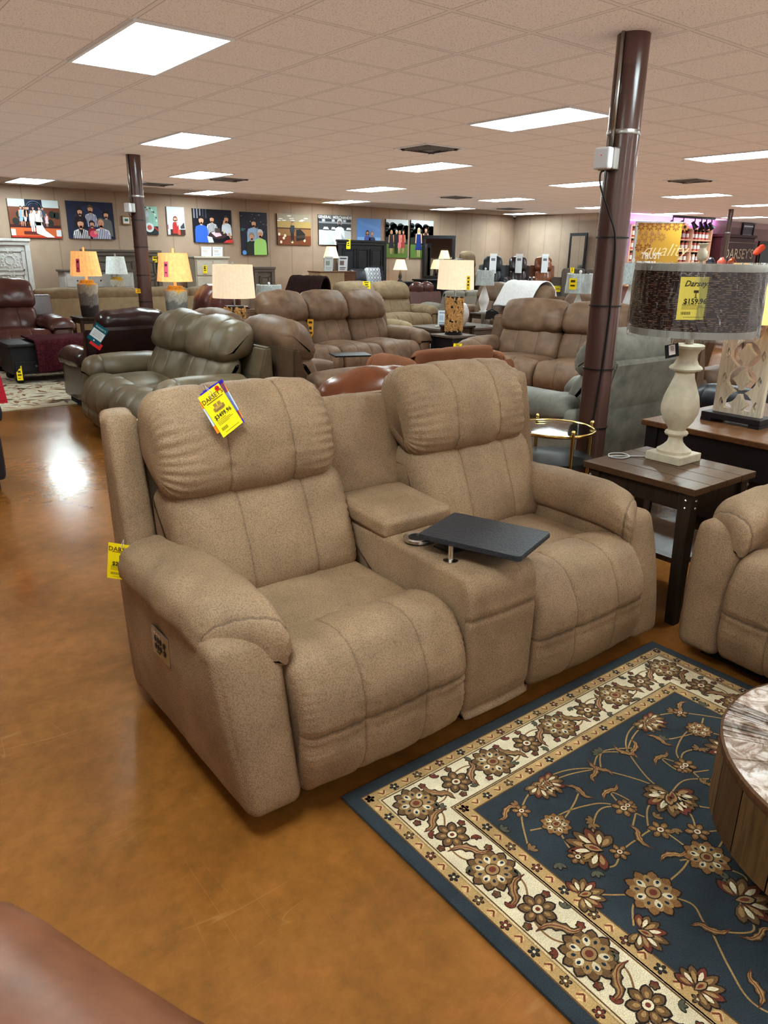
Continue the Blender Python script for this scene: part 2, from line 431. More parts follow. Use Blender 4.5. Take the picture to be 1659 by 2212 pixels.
# ================================================================ SETTING
def mat_floor():
    m, nt, p = newmat('stained_polished_concrete'); L = nt.links.new
    tc = nd(nt, 'ShaderNodeTexCoord')
    n1 = nd(nt, 'ShaderNodeTexNoise', Scale=.9, Detail=9.0, Roughness=.62, Distortion=.4); L(tc.outputs['Object'], n1.inputs['Vector'])
    n2 = nd(nt, 'ShaderNodeTexNoise', Scale=14.0, Detail=6.0, Roughness=.7); L(tc.outputs['Object'], n2.inputs['Vector'])
    r1 = ramp(nt, [(.28, rgb(116, 76, 38)), (.5, rgb(154, 103, 50)), (.72, rgb(174, 112, 60))]); L(n1.outputs[0], r1.inputs[0])
    r2 = ramp(nt, [(.3, (.72, .74, .7, 1)), (.65, (1.06, 1.03, 1, 1))]); L(n2.outputs[0], r2.inputs[0])
    col = mixc(nt, .8, r1.outputs[0], r2.outputs[0], 'MULTIPLY')
    # hairline scratches
    acc = None
    for k, (sx, sy, rot) in enumerate(((1.1, 14, .5), (13, 1.0, .2), (1.3, 17, -.7))):
        mp = nd(nt, 'ShaderNodeMapping'); mp.inputs['Scale'].default_value = (sx, sy, 1); mp.inputs['Rotation'].default_value = (0, 0, rot)
        L(tc.outputs['Object'], mp.inputs[0])
        nn = nd(nt, 'ShaderNodeTexNoise', Scale=.55, Detail=1.0, Distortion=.7); L(mp.outputs[0], nn.inputs['Vector'])
        rr = ramp(nt, [(.4965, (0, 0, 0, 1)), (.5, (1, 1, 1, 1)), (.5035, (0, 0, 0, 1))]); L(nn.outputs[0], rr.inputs[0])
        acc = rr.outputs[0] if acc is None else math_(nt, 'MAXIMUM', acc, rr.outputs[0])
    msk = nd(nt, 'ShaderNodeTexNoise', Scale=2.3, Detail=3.0); L(tc.outputs['Object'], msk.inputs['Vector'])
    rm = ramp(nt, [(.5, (0, 0, 0, 1)), (.68, (1, 1, 1, 1))]); L(msk.outputs[0], rm.inputs[0])
    f = math_(nt, 'MULTIPLY', math_(nt, 'MULTIPLY', acc, rm.outputs[0]), .16)
    col = mixc(nt, f, col, rgb(214, 170, 120))
    # long dark cracks
    vo = nd(nt, 'ShaderNodeTexVoronoi', Scale=.27); vo.feature = 'DISTANCE_TO_EDGE'
    nw = nd(nt, 'ShaderNodeTexNoise', Scale=2.6, Detail=5.0); L(tc.outputs['Object'], nw.inputs['Vector'])
    L(mixc(nt, .16, tc.outputs['Object'], nw.outputs['Color'], 'ADD'), vo.inputs['Vector'])
    rc = ramp(nt, [(.0, (1, 1, 1, 1)), (.0006, (0, 0, 0, 1))]); L(vo.outputs['Distance'], rc.inputs[0])
    col = mixc(nt, math_(nt, 'MULTIPLY', rc.outputs[0], .0), col, rgb(84, 48, 26))
    L(col, p.inputs['Base Color'])
    rg = ramp(nt, [(.3, (.13,)*3+(1,)), (.7, (.26,)*3+(1,))]); L(n1.outputs[0], rg.inputs[0]); L(rg.outputs[0], p.inputs['Roughness'])
    p.inputs['Specular IOR Level'].default_value = .55
    p.inputs['Coat Weight'].default_value = .35; p.inputs['Coat Roughness'].default_value = .1
    b = nd(nt, 'ShaderNodeBump', Strength=.05, Distance=.02); L(n2.outputs[0], b.inputs['Height']); L(b.outputs[0], p.inputs['Normal'])
    return m
TX, TY, TS = 2.984, 3.931, .6096     # a ceiling grid crossing and the tile size
def mat_ceiling():
    m, nt, p = newmat('mineral_fibre_ceiling_tiles'); L = nt.links.new
    tc = nd(nt, 'ShaderNodeTexCoord'); sx = nd(nt, 'ShaderNodeSeparateXYZ'); L(tc.outputs['Object'], sx.inputs[0])
    ds = []
    for k, o in ((0, TX), (1, TY)):
        a = math_(nt, 'FRACT', math_(nt, 'DIVIDE', math_(nt, 'SUBTRACT', sx.outputs[k], o-20*TS), TS))
        ds.append(math_(nt, 'MULTIPLY', math_(nt, 'SUBTRACT', .5, math_(nt, 'ABSOLUTE', math_(nt, 'SUBTRACT', a, .5))), TS))
    d = math_(nt, 'MINIMUM', ds[0], ds[1])
    n1 = nd(nt, 'ShaderNodeTexNoise', Scale=120.0, Detail=3.0); L(tc.outputs['Object'], n1.inputs['Vector'])
    r = ramp(nt, [(.34, rgb(176, 162, 154)), (.42, rgb(222, 210, 202))]); L(n1.outputs[0], r.inputs[0])
    rg = ramp(nt, [(0, (1, 1, 1, 1)), (.0125, (1, 1, 1, 1)), (.0130, (.30, .28, .27, 1)), (.0165, (.42, .4, .38, 1)), (.02, (.97, .97, .97, 1))])
    rg.color_ramp.interpolation = 'LINEAR'
    L(d, rg.inputs[0])
    col = mixc(nt, 1.0, r.outputs[0], rg.outputs[0], 'MULTIPLY')
    bar = ramp(nt, [(.0120, (1, 1, 1, 1)), (.0130, (0, 0, 0, 1))]); L(d, bar.inputs[0])
    col = mixc(nt, bar.outputs[0], col, rgb(212, 200, 192))
    L(col, p.inputs['Base Color']); p.inputs['Roughness'].default_value = .9; p.inputs['Specular IOR Level'].default_value = .1
    b = nd(nt, 'ShaderNodeBump', Strength=.25, Distance=.004); L(n1.outputs[0], b.inputs['Height']); L(b.outputs[0], p.inputs['Normal'])
    return m
def mat_wall(axis, c, name):
    m, nt, p = newmat(name); L = nt.links.new
    tc = nd(nt, 'ShaderNodeTexCoord'); sx = nd(nt, 'ShaderNodeSeparateXYZ'); L(tc.outputs['Object'], sx.inputs[0])
    a = math_(nt, 'FRACT', math_(nt, 'DIVIDE', math_(nt, 'ADD', sx.outputs[axis], 50), .61))
    d = math_(nt, 'ABSOLUTE', math_(nt, 'SUBTRACT', a, .5))
    rg = ramp(nt, [(0, (.72, .7, .68, 1)), (.012, (.78, .76, .75, 1)), (.022, (1, 1, 1, 1))]); L(d, rg.inputs[0])
    n1 = nd(nt, 'ShaderNodeTexNoise', Scale=3.0, Detail=4.0); L(tc.outputs['Object'], n1.inputs['Vector'])
    r = ramp(nt, [(.3, sc(c, .93)), (.7, sc(c, 1.05))]); L(n1.outputs[0], r.inputs[0])
    L(mixc(nt, 1.0, r.outputs[0], rg.outputs[0], 'MULTIPLY'), p.inputs['Base Color']); p.inputs['Roughness'].default_value = .65
    return m
WX0, WX1, WY0, WY1 = -7.0, 30.0, -5.0, 16.8
M['floor'] = mat_floor(); M['ceiling'] = mat_ceiling()
M['wall_y'] = mat_wall(0, rgb(176, 150, 130), 'tan_panelled_wall'); M['wall_x'] = mat_wall(1, rgb(176, 152, 134), 'tan_panelled_side_wall')
M['wall_shop'] = plain('mauve_wall', rgb(158, 130, 134), .6)
struct(MB().box(WX0, WX1, WY0, WY1, -.1, 0).build('floor', M['floor']))
struct(MB().box(WX0, WX1, WY0, WY1, CEIL, CEIL+.1).build('ceiling', M['ceiling']))
struct(MB().box(WX0, 18.0, WY1, WY1+.12, 0, CEIL).build('wall_back', M['wall_y']))
struct(MB().box(18.0, 18.12, 13.4, WY1+.12, 0, CEIL).build('wall_right', M['wall_x']))
struct(MB().box(18.12, WX1, 13.4, 13.52, 0, CEIL).build('wall_shop', M['wall_shop']))
struct(MB().box(WX0-.12, WX0, 2, WY1, 0, CEIL).build('wall_left', M['wall_x']))
struct(MB().box(WX0, 18.0, WY1-.015, WY1, 0, .1).build('baseboard_back', M['darkwood_leg']))
struct(MB().box(17.985, 18.0, 13.4, WY1-.015, 0, .1).build('baseboard_right', M['darkwood_leg']))

# ---- ceiling lights on the tile grid (two by four foot flat panels, staggered rows)
def light_panel(cx, cy, lab, first):
    t = thing('ceiling_light', lab, 'ceiling light', (cx, cy, CEIL), 0, 'flat panel lights in the tile ceiling')
    w, l = .305, .6096
    mb = MB()
    for a in ((-w, w, -l, -l+.022), (-w, w, l-.022, l), (-w, -w+.022, -l+.022, l-.022), (w-.022, w, -l+.022, l-.022)): mb.box(*a, -.012, 0)
    mb.build('frame', M['panel_frame'], t)
    MB().box(-w+.022, w-.022, -l+.022, l-.022, -.006, 0).build('diffuser', M['panel'], t)
    return t
LX = 2.07; rows = {5.15: [LX, LX+3.66, LX+7.32, LX+10.98], 8.73: [3.87-3.66, 3.87, 7.52, 11.05, 14.45], 12.25: [5.67, 9.24, 12.8, 16.15, 19.5], 15.6: [3.87, 7.37, 10.88, 14.3, 17.1],
        1.5: [.3, 3.96, 7.6, 11.3], -2.1: [-1.6, 2.1, 5.8]}
names = {(5.15, 0): 'brightest large flat ceiling light panel near the store front, whole in view', (5.15, 1): 'flat ceiling light panel just left of the brown steel column with cable',
         (5.15, 2): 'flat ceiling light panel cut by the picture edge, right of the cabled column', (8.73, 1): 'flat ceiling light panel just above the far brown column',
         (8.73, 2): 'flat ceiling light panel below the slatted vent, middle row', (8.73, 3): 'flat ceiling light panel half hidden behind the cabled steel column',
         (8.73, 4): 'flat ceiling light panel right of the cabled column, third row from front', (12.25, 0): 'flat ceiling light panel second in line behind the far left column',
         (12.25, 1): 'flat ceiling light panel third in line above the restaurant picture wall', (12.25, 2): 'flat ceiling light panel left of the column, over the corner recliners',
         (12.25, 3): 'flat ceiling light panel nearly hidden behind the cabled column', (12.25, 4): 'flat ceiling light panel over the track spotlights', (15.6, 0): 'flat ceiling light panel above the wedding picture',
         (15.6, 1): 'flat ceiling light panel above the restaurant table picture', (15.6, 2): 'flat ceiling light panel above the black and white picture',
         (15.6, 3): 'flat ceiling light panel above the two women picture', (15.6, 4): 'flat ceiling light panel nearest the room corner camera'}
first = None
for y, xs in rows.items():
    for i, x in enumerate(xs):
        lab = names.get((y, i), 'flat ceiling light panel behind the photographer')
        if first is None: first = light_panel(x, y, lab, 1)
        else: dup(first, (x, y, CEIL), 0, lab)
for x, y, lab in ((17.68, 9.03, 'flat ceiling light panel at the right picture edge above the shop'), (22.3, 11.83, 'flat ceiling light panel beside the far dark shop column')):
    dup(first, (x, y, CEIL), 0, lab)
def vent(x, y, lab, s=.3):
    t = thing('air_vent', lab, 'vent', (x, y, CEIL), 0, 'square ceiling vents')
    mb = MB()
    for a in ((-s, s, -s, -s+.03), (-s, s, s-.03, s), (-s, -s+.03, -s+.03, s-.03), (s-.03, s, -s+.03, s-.03)): mb.box(*a, -.012, 0)
    mb.build('frame', M['panel_frame'], t)
    mb = MB()
    for k in range(4):
        q = s-.05-k*.06
        if q > .03: mb.prism([(-q, -.03), (q, -.03), (q-.03, -.004), (-q+.03, -.004)], -q, q, 'y') if k == 3 else None
        if q > .04:
            for sg in (-1, 1):
                mb.prism([(sg*q, -.004), (sg*(q-.05), -.028), (sg*(q-.052), -.024), (sg*(q-.006), -.001)], -q, q, 'y'); mb.prism([(sg*q, -.004), (sg*(q-.05), -.028), (sg*(q-.052), -.024), (sg*(q-.006), -.001)], -q, q, 'x')
    mb.build('grille', M['vent'], t)
for x, y, lab in ((6.27, 7.28, 'slatted square ceiling vent above the middle light panels'), (5.77, 14.4, 'ceiling vent beside the top of the far brown column'), (6.3, 12.5, 'ceiling vent next to a light panel over the picture wall'),
                  (11.55, 12.5, 'small far ceiling vent between two rows of light panels'), (11.62, 7.17, 'dark ceiling vent right of the cabled column'), (15.1, 14.3, 'farthest ceiling vent near the room corner')):
    vent(x, y, lab)

# ---- columns
def column(x, y, r, label, full=True, ca=225):
    t = thing('support_column', label, 'column', (x, y, 0))
    MB().lathe([(r, 0), (r, CEIL)], 40).build('shaft', M['column'], t, smooth='auto')
    if not full:
        MB().lathe([(r+.003, 2.25), (r+.003, 2.27)], 24).build('band', M['steel'], t); return t
    a = radians(ca); ux, uy = cos(a), sin(a)            # side where the conduit runs, facing the shop front
    rx, ry = ux*(r+.012), uy*(r+.012)
    MB().tube([(rx, ry, 2.22), (rx, ry, CEIL)], .0115, 10).build('conduit', M['steel'], t, smooth=True)
    MB().lathe([(r+.002, 2.285), (r+.004, 2.29), (r+.004, 2.305), (r+.002, 2.31)], 40).build('strap', M['steel'], t, smooth='auto')
    rot = Matrix.Translation((ux*(r+.03), uy*(r+.03), 2.15)) @ Matrix.Rotation(a, 4, 'Z')
    MB().box(-.03, .025, -.055, .055, -.06, .06, bev=.008, mat=rot).build('junction_box', M['steel'], t)
    cv = MB().box(.025, .075, -.052, .052, -.058, .058, bev=.012, mat=rot).build('cover', M['whiteplastic'], t)
    MB().box(.074, .077, -.003, .003, .012, .018, col=rgb(255, 40, 30), mat=rot).build('indicator', M['paint'], cv)
    return t
RC = V((4.055, 2.971, 0)); LCp = V((3.918, 10.48, 0)); FCp = V((18.71, 10.32, 0))
colR = column(RC.x, RC.y, .092, 'thick brown steel column with silver conduit and zip-tied black cable', True, 182)
colL = column(LCp.x, LCp.y, .092, 'brown steel column standing before the picture wall', True, 205)
colF = column(FCp.x, FCp.y, .06, 'thin dark column in the far shop section', False)
def ties(t, r, zs):
    for z in zs: MB().lathe([(r+.002, z), (r+.006, z), (r+.006, z+.008), (r+.002, z+.008)], 40).build('cable_tie', M['cable'], t, smooth='auto')
ties(colR, .092, (1.72, 1.32, .93, .55, .28)); ties(colL, .092, (2.0, 1.66, 1.3, .95))
def cable(t, r, ang0, pts):
    P = [(cos(radians(a))*(r+o), sin(radians(a))*(r+o), z) for a, o, z in pts]
    P3 = catmull([(p[0], p[1], p[2]) for p in P], 60, False)
    MB().tube(P3, .0055, 8).build('cable', M['cable'], t, smooth=True)
cable(colR, .092, 0, [(184, .07, 2.085), (180, .085, 2.07), (182, .08, 2.0), (200, .03, 1.86), (226, .012, 1.72), (234, .008, 1.5), (236, .008, 1.3), (234, .008, 1.1), (230, .008, .93), (222, .008, .7), (216, .008, .55), (214, .008, .25), (214, .008, .02)])
cable(colL, .092, 0, [(200, .06, 2.08), (203, .05, 2.05), (212, .02, 2.0), (214, .008, 1.8), (214, .008, 1.4), (214, .008, .9), (214, .008, .02)])
sec = thing('security_camera', 'small white dome camera high in the far room corner', 'camera', (17.6, 16.45, CEIL))
MB().lathe([(.05, 0), (.05, -.04), (.03, -.06)], 16).build('mount', M['whiteplastic'], sec, smooth=True)
MB().lathe([(.045, -.055), (.04, -.09), (.02, -.11), (.001, -.115)], 16).build('dome', M['blackplastic'], sec, smooth=True)

# ================================================================ TAGS
def price_tag(name, label, org, right, up, w, h, col, head='DARSEY\'S', price='$899.96', icon='sofa', group=None, extra=None, small=False, headshear=0, red=False):
    t = thing(name, label, 'price tag', (0, 0, 0), 0, group)
    a = Art(.0007)
    a.R(-w/2, 0, w/2, h, col, 0)
    dk = (70, 52, 20) if col[2] < 120 else (40, 36, 30)
    if small:
        a.R(-w*.3, h*.8, w*.3, h*.9, dk, 1); a.R(-w*.22, h*.52, w*.22, h*.66, (60, 60, 40), 1); a.R(-w*.32, h*.32, w*.32, h*.42, dk, 1); a.R(-w*.3, h*.12, w*.1, h*.16, dk, 1)
    else:
        if head: a.T(head, 0, h*.84, w*.23, (110, 72, 20) if not headshear else (40, 34, 20), 2, headshear, .012); 
        if head and not headshear: a.R(-w*.36, h*.755, w*.4, h*.77, (110, 72, 20), 1)
        if icon == 'sofa':
            a.R(-w*.2, h*.56, w*.2, h*.63, (196, 160, 70), 2); a.R(-w*.16, h*.62, -w*.02, h*.7, (170, 130, 60), 1); a.R(w*.02, h*.62, w*.16, h*.7, (170, 130, 60), 1)
            a.R(-w*.24, h*.54, -w*.17, h*.62, (150, 120, 60), 3); a.R(w*.17, h*.54, w*.24, h*.62, (150, 120, 60), 3); a.R(-w*.17, h*.53, w*.17, h*.58, (140, 112, 60), 3)
        elif icon == 'lamp':
            a.R(-w*.07, h*.63, w*.07, h*.69, (60, 48, 36), 2); a.R(-w*.012, h*.53, w*.012, h*.63, (70, 56, 36), 2); a.R(-w*.04, h*.515, w*.04, h*.53, (70, 56, 36), 2)
        elif icon == 'chair':
            a.R(-w*.1, h*.56, w*.1, h*.68, (60, 40, 40), 2)
        a.T(price, 0, h*.43, w*.21, (34, 30, 10), 2, 0, .018)
        a.T('REGULAR PRICE', -w*.16, h*.355, w*.06, (60, 50, 20), 2); 
        for k, l in enumerate((.62, .7, .5)): a.R(-w*.38, h*(.315-.03*k), -w*.38+w*l, h*(.323-.03*k), (110, 92, 20), 1)
        for k in range(12): a.R(-w*.38+k*w*.024, h*.12, -w*.38+k*w*.024+w*(.006+.008*((k*7) % 3)/2), h*.19, (50, 44, 14), 1)
        a.R(-w*.3, h*.06, w*.36, h*.068, (90, 76, 20), 1)
    if red: a.E(w*.33, h*.93, w*.1, w*.1, (228, 52, 34), 2); a.R(w*.27, h*.922, w*.39, h*.938, (60, 10, 10), 3)
    card = a.mb.build('price_card', M['tagpaper'], t, recalc=False)
    if extra:
        b = Art(.0007)
        for (x0, y0, x1, y1, c_) in extra: b.R(x0*w, y0*h, x1*w, y1*h, c_, -3)
        ob = b.mb.build('info_card', M['tagpaper'], t, recalc=False); ob.rotation_euler = (0, 0, -.06); ob.location = (0, 0, -.001)
    t.matrix_world = frame_mat(org, right, up)
    if not small:
        s_ = MB().tube([(-w*.12, h*.8, .002), (-w*.05, h*.97, .004), (0, h*1.12, -.004), (.004, h*.97, .004), (w*.06, h*.82, .002)], .0011, 5).build('string', M['whiteplastic'], t, smooth=True)
    return t

# ================================================================ HERO LOVESEAT
HX, HY = .761, 1.556
hero = thing('reclining_loveseat', 'tan pebbled two-seat reclining loveseat with centre console and tray table', 'sofa', (HX, HY, 0))
HW = 1.985; hm = M['hero']
def lean(p):   # the arm fronts lean back and the arms flare slightly
    k = max(0, min(1, (p.z-.06)/.54)); f = max(0, 1-p.y/.55)
    return V((p.x-.045*sin(min(1, k*1.1)*pi/2)*max(0, 1-p.x/.14)*(.35+.65*f), p.y+.125*k*f-.012*sin(k*pi)*f, p.z))
for side in (0, 1):
    mir = Matrix.Identity(4) if not side else Matrix(((-1, 0, 0, HW), (0, 1, 0, 0), (0, 0, 1, 0), (0, 0, 0, 1)))
    mb = MB(); cushion(mb, (0, 0, 0), (.175, .93, .525), .04, 26, (.012, .02, .0), lambda p: lean(p+V((.0875, .465, .3225))), .004, seed=side)
    # seam line along the front edge
    for i, v_ in enumerate(mb.v):
        x, y, z = v_
        front = .17*max(0, min(1, (z-.06)/.54))
        if y < front+.2: mb.c[i] = (1, 1, 1, 1)
    mb.v = [tuple(mir @ V(q)) for q in mb.v]
    arm = mb.build('arm', hm, hero, smooth=True)
    # welt seam tubes on the arm front
    pts = [(.03 if k < 9 else .04, .17*(k/10)-.004-.012*sin(k/10*pi), .065+.5*k/10) for k in range(11)]
    # pad
    prof = [(-.03, .545, 1), (-.038, .59, 1), (-.018, .64, 1), (.04, .668, 1), (.11, .672, 1), (.17, .655, 1), (.194, .61, 1), (.184, .54, 1), (.12, .518, .3), (.04, .522, .3)]
    def pf(p):
        f = max(0, 1-(p.y-.1)/.35); f = f*f
        return mir @ V((p.x, p.y+(.17-p.x)*.5*f, p.z-.05*f*f-.012*max(0, (p.y-.5))*2))
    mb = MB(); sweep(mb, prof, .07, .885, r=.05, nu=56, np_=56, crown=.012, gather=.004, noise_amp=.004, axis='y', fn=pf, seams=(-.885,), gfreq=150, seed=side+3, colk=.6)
    mb.build('arm_pad', hm, arm, smooth=True)
for sx in (0, 1):
    x0, x1 = ((.168, .812), (1.148, 1.817))[sx]
    mb = MB(); cushion(mb, ((x0+x1)/2, .48, .42), (x1-x0-.006, .5, .12), .045, 22, (0, 0, .02), None, .006, seed=sx)
    mb.build('seat_cushion', hm, hero, smooth=True)
    prof = [(.30, .43, .2), (.265, .482, .8), (.20, .508, 1), (.13, .512, 1), (.06, .488, 1), (.012, .43, 1), (-.018, .36, 1), (-.026, .29, 1), (-.020, .245, 1), (-.024, .205, 1), (-.014, .14, 1), (.012, .083, .8), (.05, .07, .2), (.09, .1, 0), (.13, .28, 0), (.22, .39, 0)]
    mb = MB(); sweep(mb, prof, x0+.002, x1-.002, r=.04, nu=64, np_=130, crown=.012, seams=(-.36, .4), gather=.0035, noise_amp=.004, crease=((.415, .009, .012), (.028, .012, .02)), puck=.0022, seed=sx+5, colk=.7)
    mb.build('footrest', hm, hero, smooth=True)
for sx in (0, 1):
    x0, x1 = ((.105, .818), (1.158, 1.872))[sx]
    prof = [(.64, .45, .6), (.596, .478, 1), (.590, .53, 1), (.615, .61, 1), (.652, .70, 1), (.685, .775, 1), (.72, .822, .9), (.775, .84, .4), (.90, .83, 0), (.93, .72, 0), (.88, .52, 0), (.74, .45, 0)]
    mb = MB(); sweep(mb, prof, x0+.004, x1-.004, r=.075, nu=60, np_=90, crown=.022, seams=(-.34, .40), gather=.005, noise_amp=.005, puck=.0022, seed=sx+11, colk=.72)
    mb.build('back_cushion', hm, hero, smooth=True)
    prof = [(.80, .815, .3), (.735, .815, .8), (.695, .845, 1), (.680, .90, 1), (.690, .97, 1), (.716, 1.05, 1), (.765, 1.115, 1), (.83, 1.152, 1), (.90, 1.147, 1), (.955, 1.10, .8), (.965, 1.01, .4), (.93, .9, 0)]
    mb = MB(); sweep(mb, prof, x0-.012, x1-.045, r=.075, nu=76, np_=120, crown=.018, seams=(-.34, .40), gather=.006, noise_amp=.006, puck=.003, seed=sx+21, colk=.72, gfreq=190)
    mb.build('headrest', hm, hero, smooth=True)
# outside back with wings and the console back panel
for x0, x1, nm in ((.005, .118, 'back_wing'), (HW-.1, HW+.06, 'back_wing')):
    prof = [(.845, .45, 0), (.862, .58, 1), (.91, .83, 1), (.955, 1.04, 1), (.975, 1.066, 1), (1.02, 1.07, 1), (1.045, 1.05, 1), (1.03, .7, 0), (1.0, .3, 0), (.96, .07, 0), (.88, .07, 0), (.85, .25, 0)]
    prof = [(y_-(.05 if x0 > 1 else 0), z_, w_) for y_, z_, w_ in prof]
    mb = MB(); sweep(mb, prof, x0, x1, r=.022, nu=22, np_=90, crown=.006, noise_amp=.003, seed=int(x0*10)); mb.build(nm, hm, hero, smooth=True)
MB().prism([(.9, .12), (1.0, 1.04), (1.035, 1.04), (1.0, .12)], .1, HW-.1, 'x').build('outside_back', hm, hero)
prof = [(.80, .55, 0), (.815, .66, 1), (.86, .85, 1), (.905, 1.005, 1), (.935, 1.03, 1), (.98, 1.03, 1), (1.0, .95, 0), (.96, .6, 0), (.88, .52, 0)]
mb = MB(); sweep(mb, prof, .775, 1.205, r=.03, nu=26, np_=60, crown=.02, noise_amp=.003); mb.build('console_back', hm, hero, smooth=True)
# console
prof = [(.028, .07, 1), (.006, .10, 1), (.004, .135, 1), (.0, .16, 1), (-.004, .3, 1), (-.006, .46, 1), (-.004, .5, 1), (.0, .55, 1), (.02, .588, 1), (.06, .604, 1), (.2, .610, 1), (.45, .614, 1), (.7, .614, .4), (.8, .6, 0), (.8, .1, 0), (.4, .07, 0)]
mb = MB(); sweep(mb, prof, .815, 1.146, r=.02, nu=30, np_=300, crown=.006, crease=((.0265, .006, .012), (.157, .006, .012)), noise_amp=.002); con = mb.build('console', hm, hero, smooth=True)
mb = MB(); cushion(mb, (.981, .622, .652), (.338, .335, .075), .022, 26, (.004, .004, .012), lambda p: V((p.x, p.y, p.z + .012*(p.y/.17))), .002); mb.build('console_lid', hm, con, smooth=True)
MB().lathe([(.036, -.02), (.037, .004), (.050, .008), (.055, .004), (.056, -.006)], 40, (.893, .36, .628), cap=False).build('cup_holder', M['chrome'], con, smooth='auto')
MB().lathe([(.001, -.03), (.037, -.03)], 24, (.893, .36, .6575), cap=False).build('cup_dark_disc', M['blackplastic'], con)  # flat black disc stands in for the dark hollow, no hole is cut
ch = MB().box(.90, 1.10, .195, .285, .606, .624, bev=.004).build('charging_pad', M['blackplastic'], con)
a = Art(.0003); a.L([(.03*cos(k*pi/10), .03*sin(k*pi/10)) for k in range(21)], .0018, (180, 180, 180))
for s_ in (-1, 1):
    for rr in (.008, .014): a.L([(s_*rr*cos(q), rr*sin(q)) for q in (-.8, -.4, 0, .4, .8)], .0018, (200, 200, 200))
o = a.mb.build('charging_symbol', M['paint'], ch, recalc=False); o.location = (1.02, .24, .6245)
tray = MB()
tc_ = V((1.012, .148)); ang = radians(20)
rm = Matrix.Translation((1.018, .148, .676)) @ Matrix.Rotation(ang, 4, 'Z')
pp = []
for (cx_, cy_) in ((.143, .193), (-.143, .193), (-.143, -.193), (.143, -.193)):
    b0 = atan2(cy_, cx_); q0 = {(1, 1): 0, (-1, 1): 90, (-1, -1): 180, (1, -1): 270}[(1 if cx_ > 0 else -1, 1 if cy_ > 0 else -1)]
    for k in range(6):
        g = radians(q0+k*18); r_ = .018; pp.append((cx_-(r_ if cx_ > 0 else -r_)+r_*cos(g), cy_-(r_ if cy_ > 0 else -r_)+r_*sin(g)))
tray.prism(pp, -.009, .009, 'z', mat=rm)
M['tray'] = fabric('speckled_black_laminate', rgb(58, 60, 66), .38, .1, 60, grain=260, bump=.3, spec=.5, grain_dark=.5)
trp = tray.build('tray_table', M['tray'], con, bevel=.003)
MB().lathe([(.026, 0), (.026, .006), (.010, .009), (.010, .06)], 24, (.868, .157, .61)).build('tray_post', M['chrome'], con, smooth='auto')
# recline switch plate on the outer side of the left arm
mp_ = Matrix.Translation((-.030, .522, .418)) @ Matrix.Rotation(radians(-90), 4, 'Z') @ Matrix.Rotation(radians(90), 4, 'X')
sw = MB().box(-.068, .068, -.05, .05, 0, .006, bev=.003, mat=mp_).build('switch_plate', M['steel'], bpy.data.objects['arm'])
a = Art(.0008)
for k in range(3):
    x = -.034+k*.02
    for y in (.012, -.014): a.E(x, y, .0075, .011, (20, 20, 22))
    a.R(x-.005, .034, x+.005, .038, (235, 235, 240))
for y in (.012, -.014): a.R(.028, y-.01, .045, y+.01, (20, 20, 22))
a.R(-.03, -.034, .0, -.03, (40, 40, 44))
o = a.mb.build('switch_buttons', M['paint'], sw, recalc=False); o.matrix_local = Matrix.Translation((-.0368, .522, .418)) @ Matrix(((0, 0, -1, 0), (-1, 0, 0, 0), (0, 1, 0, 0), (0, 0, 0, 1)))
MB().box(.06, HW-.06, .12, .92, .0, .075).build('base', M['darkfab'], hero)
# price tag on the left headrest
Yp = HY+.66
TL, TR, BR, BL = AY(408, 880, Yp+.0), AY(452, 848, Yp+.02), AY(528, 910, Yp), AY(480, 948, Yp-.012)
mid = (BL+BR)/2
price_tag('price_tag', 'yellow price tag pinned to the left headrest of the tan loveseat', mid, TR-TL+BR-BL, TL-BL+TR-BR, (TR-TL).length*1.0, (TL-BL).length, (250, 230, 20), 'DARSEY\'S', '$3499.96', 'sofa', None,
          [(-.62, .12, .45, .30, (255, 150, 20)), (-.62, .3, .45, .72, (214, 228, 245)), (-.62, .72, .45, .88, (255, 150, 20)), (-.45, .0, .58, 1.02, (66, 46, 190)), (-.3, .9, .62, 1.04, (66, 46, 190)), (.45, .1, .62, .3, (255, 150, 20)), (.45, .3, .62, .75, (214, 228, 245)), (.45, .75, .62, .97, (255, 150, 20))], red=True)

